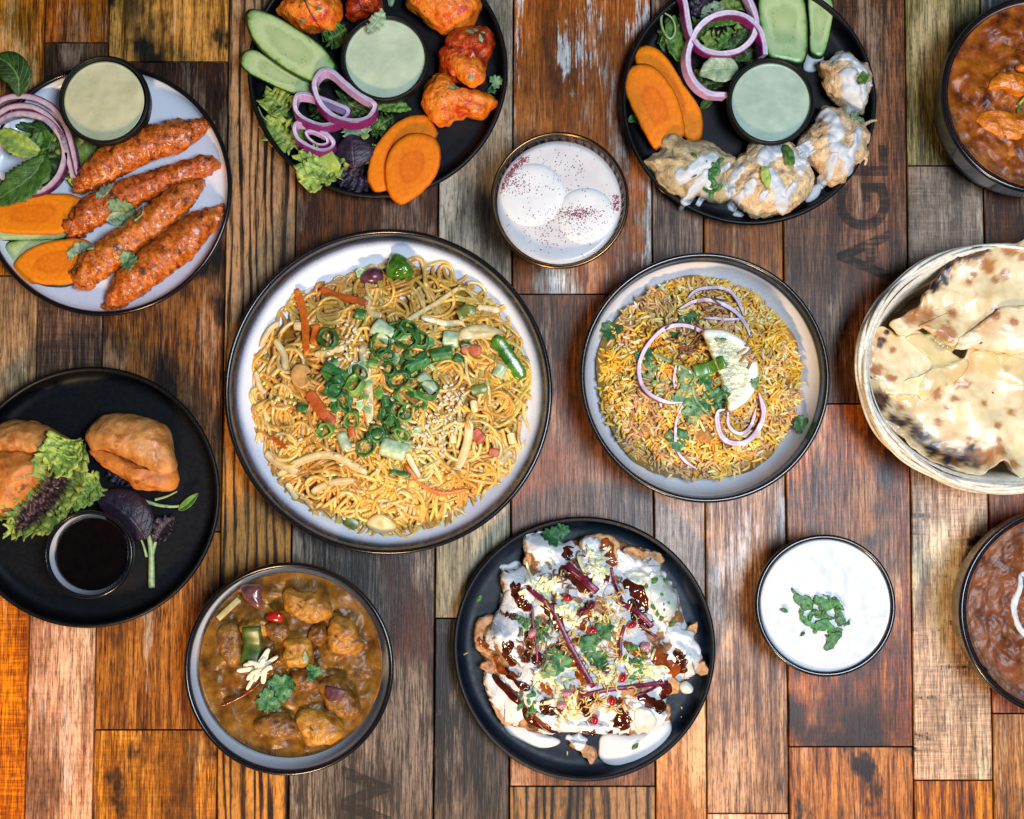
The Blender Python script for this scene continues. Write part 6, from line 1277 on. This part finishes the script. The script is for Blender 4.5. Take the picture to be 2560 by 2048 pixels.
NAAN = Mat('naan')
nc = NAAN.mix(1.0, NAAN.attr('Col', 'Color'), NAAN.ramp(NAAN.noise(120, 5), ev([S('#ece2d0'), (1, 1, 1)])), 'MULTIPLY')
NAAN.put(NAAN.b.inputs['Base Color'], nc); NAAN.set(Roughness=.42); NAAN.bump(NAAN.noise(160, 4), .22, .0015); NAAN.b.inputs['Coat Weight'].default_value = .2; NAAN = NAAN.m
CH = [(280, 1080, 62, 2), (250, 1120, 40, 2), (440, 1205, 34, 2), (500, 1270, 46, 2), (540, 1300, 44, 2), (600, 1370, 50, 2), (810, 1390, 58, 2), (700, 1420, 60, 2), (840, 1440, 40, 2), (610, 330, 64, 2), (570, 385, 38, 2), (660, 260, 40, 2), (800, 165, 74, 2), (870, 145, 50, 2), (720, 200, 40, 2), (500, 420, 30, 2), (260, 715, 26, 2), (245, 745, 20, 2), (290, 670, 20, 2),
      (520, 570, 66, 1), (640, 680, 74, 1), (910, 260, 52, 1), (950, 345, 26, 1), (785, 360, 24, 1), (810, 315, 26, 1), (1010, 310, 34, 1), (600, 1045, 40, 1), (710, 1075, 24, 1), (785, 980, 28, 1), (730, 990, 28, 1), (890, 1105, 22, 1), (1030, 885, 26, 1), (670, 1130, 18, 1), (610, 1220, 28, 1), (970, 1340, 24, 1), (800, 1320, 22, 1), (1060, 1160, 24, 1),
      (1040, 150, 60, 1), (1120, 210, 30, 1), (960, 550, 40, 1), (690, 550, 36, 1), (430, 580, 50, 1), (460, 520, 40, 1), (230, 900, 44, 1), (310, 950, 40, 1), (1070, 1480, 36, 1), (980, 1400, 46, 1), (330, 775, 24, 1), (1080, 600, 30, 1), (900, 1440, 60, 1), (380, 1130, 30, 1), (970, 1240, 26, 1)]
CH = [((991 + (x - 991) * 1.045, 882 + (y - 882) * 1.045, r * 1.2, k) if k == 2 and y > 900 else (x, y, r * (1.15 if k == 2 else 1), k)) for x, y, r, k in CH] + [(330, 1200, 40, 2), (380, 1230, 36, 2), (660, 1450, 44, 2), (760, 1450, 46, 2)]
def ncol(V, z):
    base = np.array(S('#f4e0b4')); gold = np.array(S('#d8964a')); brown = np.array(S('#a86428')); black = np.array(S('#241418'))
    pos = [(P(x, y, z + .008), PX(r), k) for x, y, r, k in CH]; out = np.zeros((len(V), 3))
    for i, v in enumerate(V):
        c = base.copy(); n_ = fn(v[0], v[1], .2, 34, 3); c = c + (gold - c) * max(0, min(1, n_ * 1.6 + .1)) * .6
        j = fn(v[0], v[1], .9, 260, 3) * .45
        for p, r, k in pos:
            d = math.hypot(v[0] - p.x, v[1] - p.y) / r + j
            if d < 1.5:
                f = max(0, min(1, 1.5 - d)); c = c + (gold * .8 - c) * f * .6
            if d < 1.05:
                f = max(0, min(1, (1.05 - d) * 2.2)); c = c + ((brown if k == 1 else black) - c) * f * (.8 if k == 1 else 1)
        out[i] = c
    return out
def bread(name, pts, z, th, lab, amp, seed, surf='J', plane=None, n=140, rings=34, c=None, edgeup=0.0):
    if z < .05: pts = [(991 + (x - 991) * 1.05, 882 + (y - 882) * 1.05) for x, y in pts]
    O = cat(PP(pts, z + th * .5)[:, :2], n, True); m = O.mean(0)
    for i in range(n): d = nv((O[i, 0], O[i, 1], seed), 130, seed); O[i] += np.array(d[:2]) * .0022
    zb = (lambda x, y: z + (plane[0] * (x - m[0]) + plane[1] * (y - m[1]) if plane else 0))
    V, F, A = slab(O, zb, lambda t: th * (.5 + .5 * max(0, 1 - t ** 8) ** .5) + edgeup * t ** 6, rings, None if c is None else P(*c, z)[:2], 0, low=.96, edge=1.3)
    for i in range(1 + rings * n):
        x, y, _ = V[i]; V[i, 2] += amp * (fn(x + seed, y, .1, 24, 2) + .12 * abs(fn(x, y + seed, .4, 90, 2))); V[i, 2] += .0022 * fn(x, y, seed, 190, 2) * max(0, A[i] - .8) * 5
    return mk(name, V, F, NAAN, lab, 'naan', 'pieces of flatbread in the basket', attrs=dict(Col=ncol(V, z)), surf=surf)
bread('flatbread', [(195, 960), (340, 980), (480, 940), (640, 880), (760, 830), (820, 740), (1000, 740), (1300, 740), (1600, 850), (1640, 1100), (1540, 1380), (1320, 1540), (1110, 1545), (990, 1430), (850, 1515), (640, 1465), (500, 1385), (370, 1270), (240, 1150)], .044, .006, 'buttery flatbread with charred lower edge, lowest in the basket', .005, 3, edgeup=.006, c=(900, 1120))
bread('flatbread', [(205, 740), (255, 665), (300, 650), (390, 690), (520, 672), (640, 755), (750, 820), (775, 890), (735, 960), (640, 1000), (480, 1065), (340, 1065), (260, 1000), (208, 900), (193, 820)], .046, .006, 'flatbread flap at the left basket wall, under butter', .004, 8, plane=(-.05, .0))
bread('flatbread', [(520, 420), (590, 325), (680, 228), (780, 158), (900, 138), (1050, 118), (1180, 85), (1400, 80), (1560, 300), (1480, 620), (1300, 735), (1130, 802), (990, 790), (860, 770), (720, 775), (640, 740), (560, 680), (470, 640), (400, 690), (330, 670), (290, 620), (400, 560), (480, 500)], .052, .008, 'folded flatbread with black blistered top edge', .006, 13, c=(800, 480), edgeup=.003)
bread('flatbread', [(700, 760), (830, 640), (900, 580), (1000, 520), (1150, 500), (1350, 520), (1450, 620), (1300, 735), (1130, 802), (990, 792), (860, 772)], .062, .006, 'folded-over lower half of the blistered flatbread', .003, 17, plane=(0, .05))
BUT = pm('butter', ['#ecd890', '#f4e8b4'], 90, 3, rough=.14, coat=.4, rand=0); BUT.node_tree.nodes['Principled BSDF'].inputs['Alpha'].default_value = .42
for pts, lab in (([(400, 700), (530, 675), (640, 750), (770, 830), (782, 890), (700, 985), (600, 1010), (540, 1090), (480, 1060), (500, 960), (560, 880), (520, 780)], 'melted butter pool on the left flap'), ([(800, 790), (1000, 810), (1160, 850), (1150, 1000), (980, 960), (850, 900)], 'melted butter sheen on the lower flatbread'), ([(340, 1060), (480, 1060), (470, 1110), (430, 1140)], 'small butter drip at the left')):
    piece('melted_butter', pts, 'J', BUT, lab, 'butter', .0012, prof=dome(.0014, .0), zoff=.0003, rings=12, n=60, group='butter on the flatbread', lowz=-.001)
for x, y in ((868, 735), (650, 985), (940, 1040)): chop(x, y, 9, 'J', 'tiny dark speck on the buttery flatbread', 'specks on the flatbread', mat=SEVB, name='char_speck')

# ================================================================== yogurt bowl herbs, lentils, rust curry
use('K')
RH = [[(345, 600), (400, 640), (500, 690), (490, 760), (440, 770), (370, 700)], [(505, 670), (600, 690), (650, 720), (620, 765), (540, 745)], [(575, 640), (650, 690), (720, 750), (690, 762), (620, 700)], [(500, 760), (560, 770), (640, 820), (620, 835), (520, 805)],
      [(400, 770), (450, 830), (520, 870), (520, 892), (440, 855), (410, 812)], [(510, 850), (580, 822), (655, 880), (620, 910), (530, 910)], [(650, 740), (690, 760), (722, 860), (690, 882), (660, 840)], [(720, 870), (755, 828), (750, 862), (725, 888)], [(588, 985), (640, 920), (702, 920), (680, 985), (622, 1050), (585, 1050)], [(630, 895), (700, 900), (690, 952), (640, 942)]]
RL = ['long pointed mint piece at the upper left of the yogurt herbs', 'broad mint piece at the top of the yogurt herbs', 'thin mint sliver at the upper right of the yogurt herbs', 'central mint strip on the yogurt', 'curved mint strip at the lower left of the yogurt herbs', 'dark mint piece at the bottom centre of the herbs', 'light mint strip at the right of the herbs', 'tiny mint tip at the far right of the herbs', 'lowest mint piece on the yogurt', 'mint piece just above the lowest one']
for i, (pts, lab) in enumerate(zip(RH, RL)):
    piece('mint_shred', pts, 'K', LM['chop'], lab, 'herb', .0009, z=.0432 + .0004 * (i % 3), prof=lambda t: .0008, rings=5, n=44, amp=.0012, ns=260, group='mint on the yogurt', seed=i, wob=.0022)
for k in range(26): chop(random.gauss(570, 85), random.gauss(790, 75), random.uniform(14, 30), 'K', 'small chopped mint scrap in the herb clump on the yogurt', 'mint scraps on the yogurt')
use('K')
DAL = gravy('lentil gravy', ['#46200c', '#74401f', '#8c5630'], [('#8a4a20', 60, .58, .70)], .36)
use('S')
pool('lentil_stew', 'M', 'M', 246, 2660, 1531, .0505, DAL, 'reddish brown lentil stew in the bowl at right', 'stew', amp=.0022, ns=80., rings=60, n=180, fine=.0010, seed=4)
use('K')
stroke('cream_swirl', [(1930, 490), (1925, 600), (1885, 740), (1920, 860), (1985, 945), (2070, 985), (2200, 960)], 46, 'M', YOG, 'white cream swirl on the lentil stew', 'cream', .0008, .0004, seed=3, nu=50)
stroke('cream_swirl', [(2000, 1050), (2010, 1190)], 46, 'M', YOG, 'short cream streak below the swirl on the lentils', 'cream', .0012, .0004, seed=5)
stroke('cream_swirl', [(1930, 500), (2020, 480), (2100, 520)], 40, 'M', YOG, 'cream streak at the top of the swirl', 'cream', .0012, .0004, seed=9)
use('S')
RUS = gravy('rust gravy', ['#4a1c04', '#8a440c', '#b46818'], [('#3a1a0c', 40, .58, .72), ('#c8741c', 60, .60, .72)], .36)
pool('curry', 'L', 'L', 236, 2605, 238, .050, RUS, 'rust-orange oily curry in the bowl at the upper right', 'curry', amp=.005, ns=45., rings=60, n=180, fine=.0005, seed=9)
use('L')
TK = pm('orange chunk', ['#a8480a', '#d87814', '#e8902a'], 110, 5, rough=.3, coat=.2, bump=.5, bscale=350, bdist=.002, rand=.05)
GC = 'chunks in the rust curry'
lump('curry_chunk', [(640, 690), (690, 580), (750, 555), (860, 560), (960, 600), (1000, 720), (900, 745), (820, 735), (740, 700)], 'L', TK, 'bright orange chunk in the rust curry', 'chunk', .012, .047, .0022, 150, GC, rings=16, n=60, soft=True)
lump('curry_chunk', [(850, 530), (880, 495), (960, 500), (980, 560), (900, 565)], 'L', TK, 'small orange chunk above the bright one', 'chunk', .009, .050, .0016, 150, GC, rings=10, n=40, seed=4)
0 and lump('curry_chunk', [(540, 440), (640, 390), (780, 420), (900, 430), (820, 520), (680, 540), (560, 510)], 'L', gravy('dark brown lump', ['#4a2410', '#74401c'], ()), 'dark brown glossy lump in the rust curry', 'chunk', .006, .050, .002, 120, GC, rings=14, n=50, seed=8, soft=True)
lump('curry_chunk', [(560, 900), (700, 840), (860, 880), (980, 960), (900, 1080), (720, 1060), (600, 1000)], 'L', TK, 'low orange lump half sunk in the rust curry', 'chunk', .005, .0485, .003, 120, GC, rings=14, n=50, seed=9, soft=True)
twig('herb_sprig', [(795, 875), (840, 820), (890, 770), (960, 765)], 30, 'L', pm('olive stem', ['#7c8a2c', '#a8b04c'], rough=.3), 'olive green coriander stem on the rust curry', zoff=.001)
chop(880, 850, 26, 'L', 'green herb bit beside the stem on rust curry', None)
twig('herb_sprig', [(875, 1190), (900, 1140), (960, 1090)], 10, 'L', pm('pale thread', ['#c8b890', '#dccca4'], rough=.3), 'pale ginger thread low in the rust curry', zoff=.001)
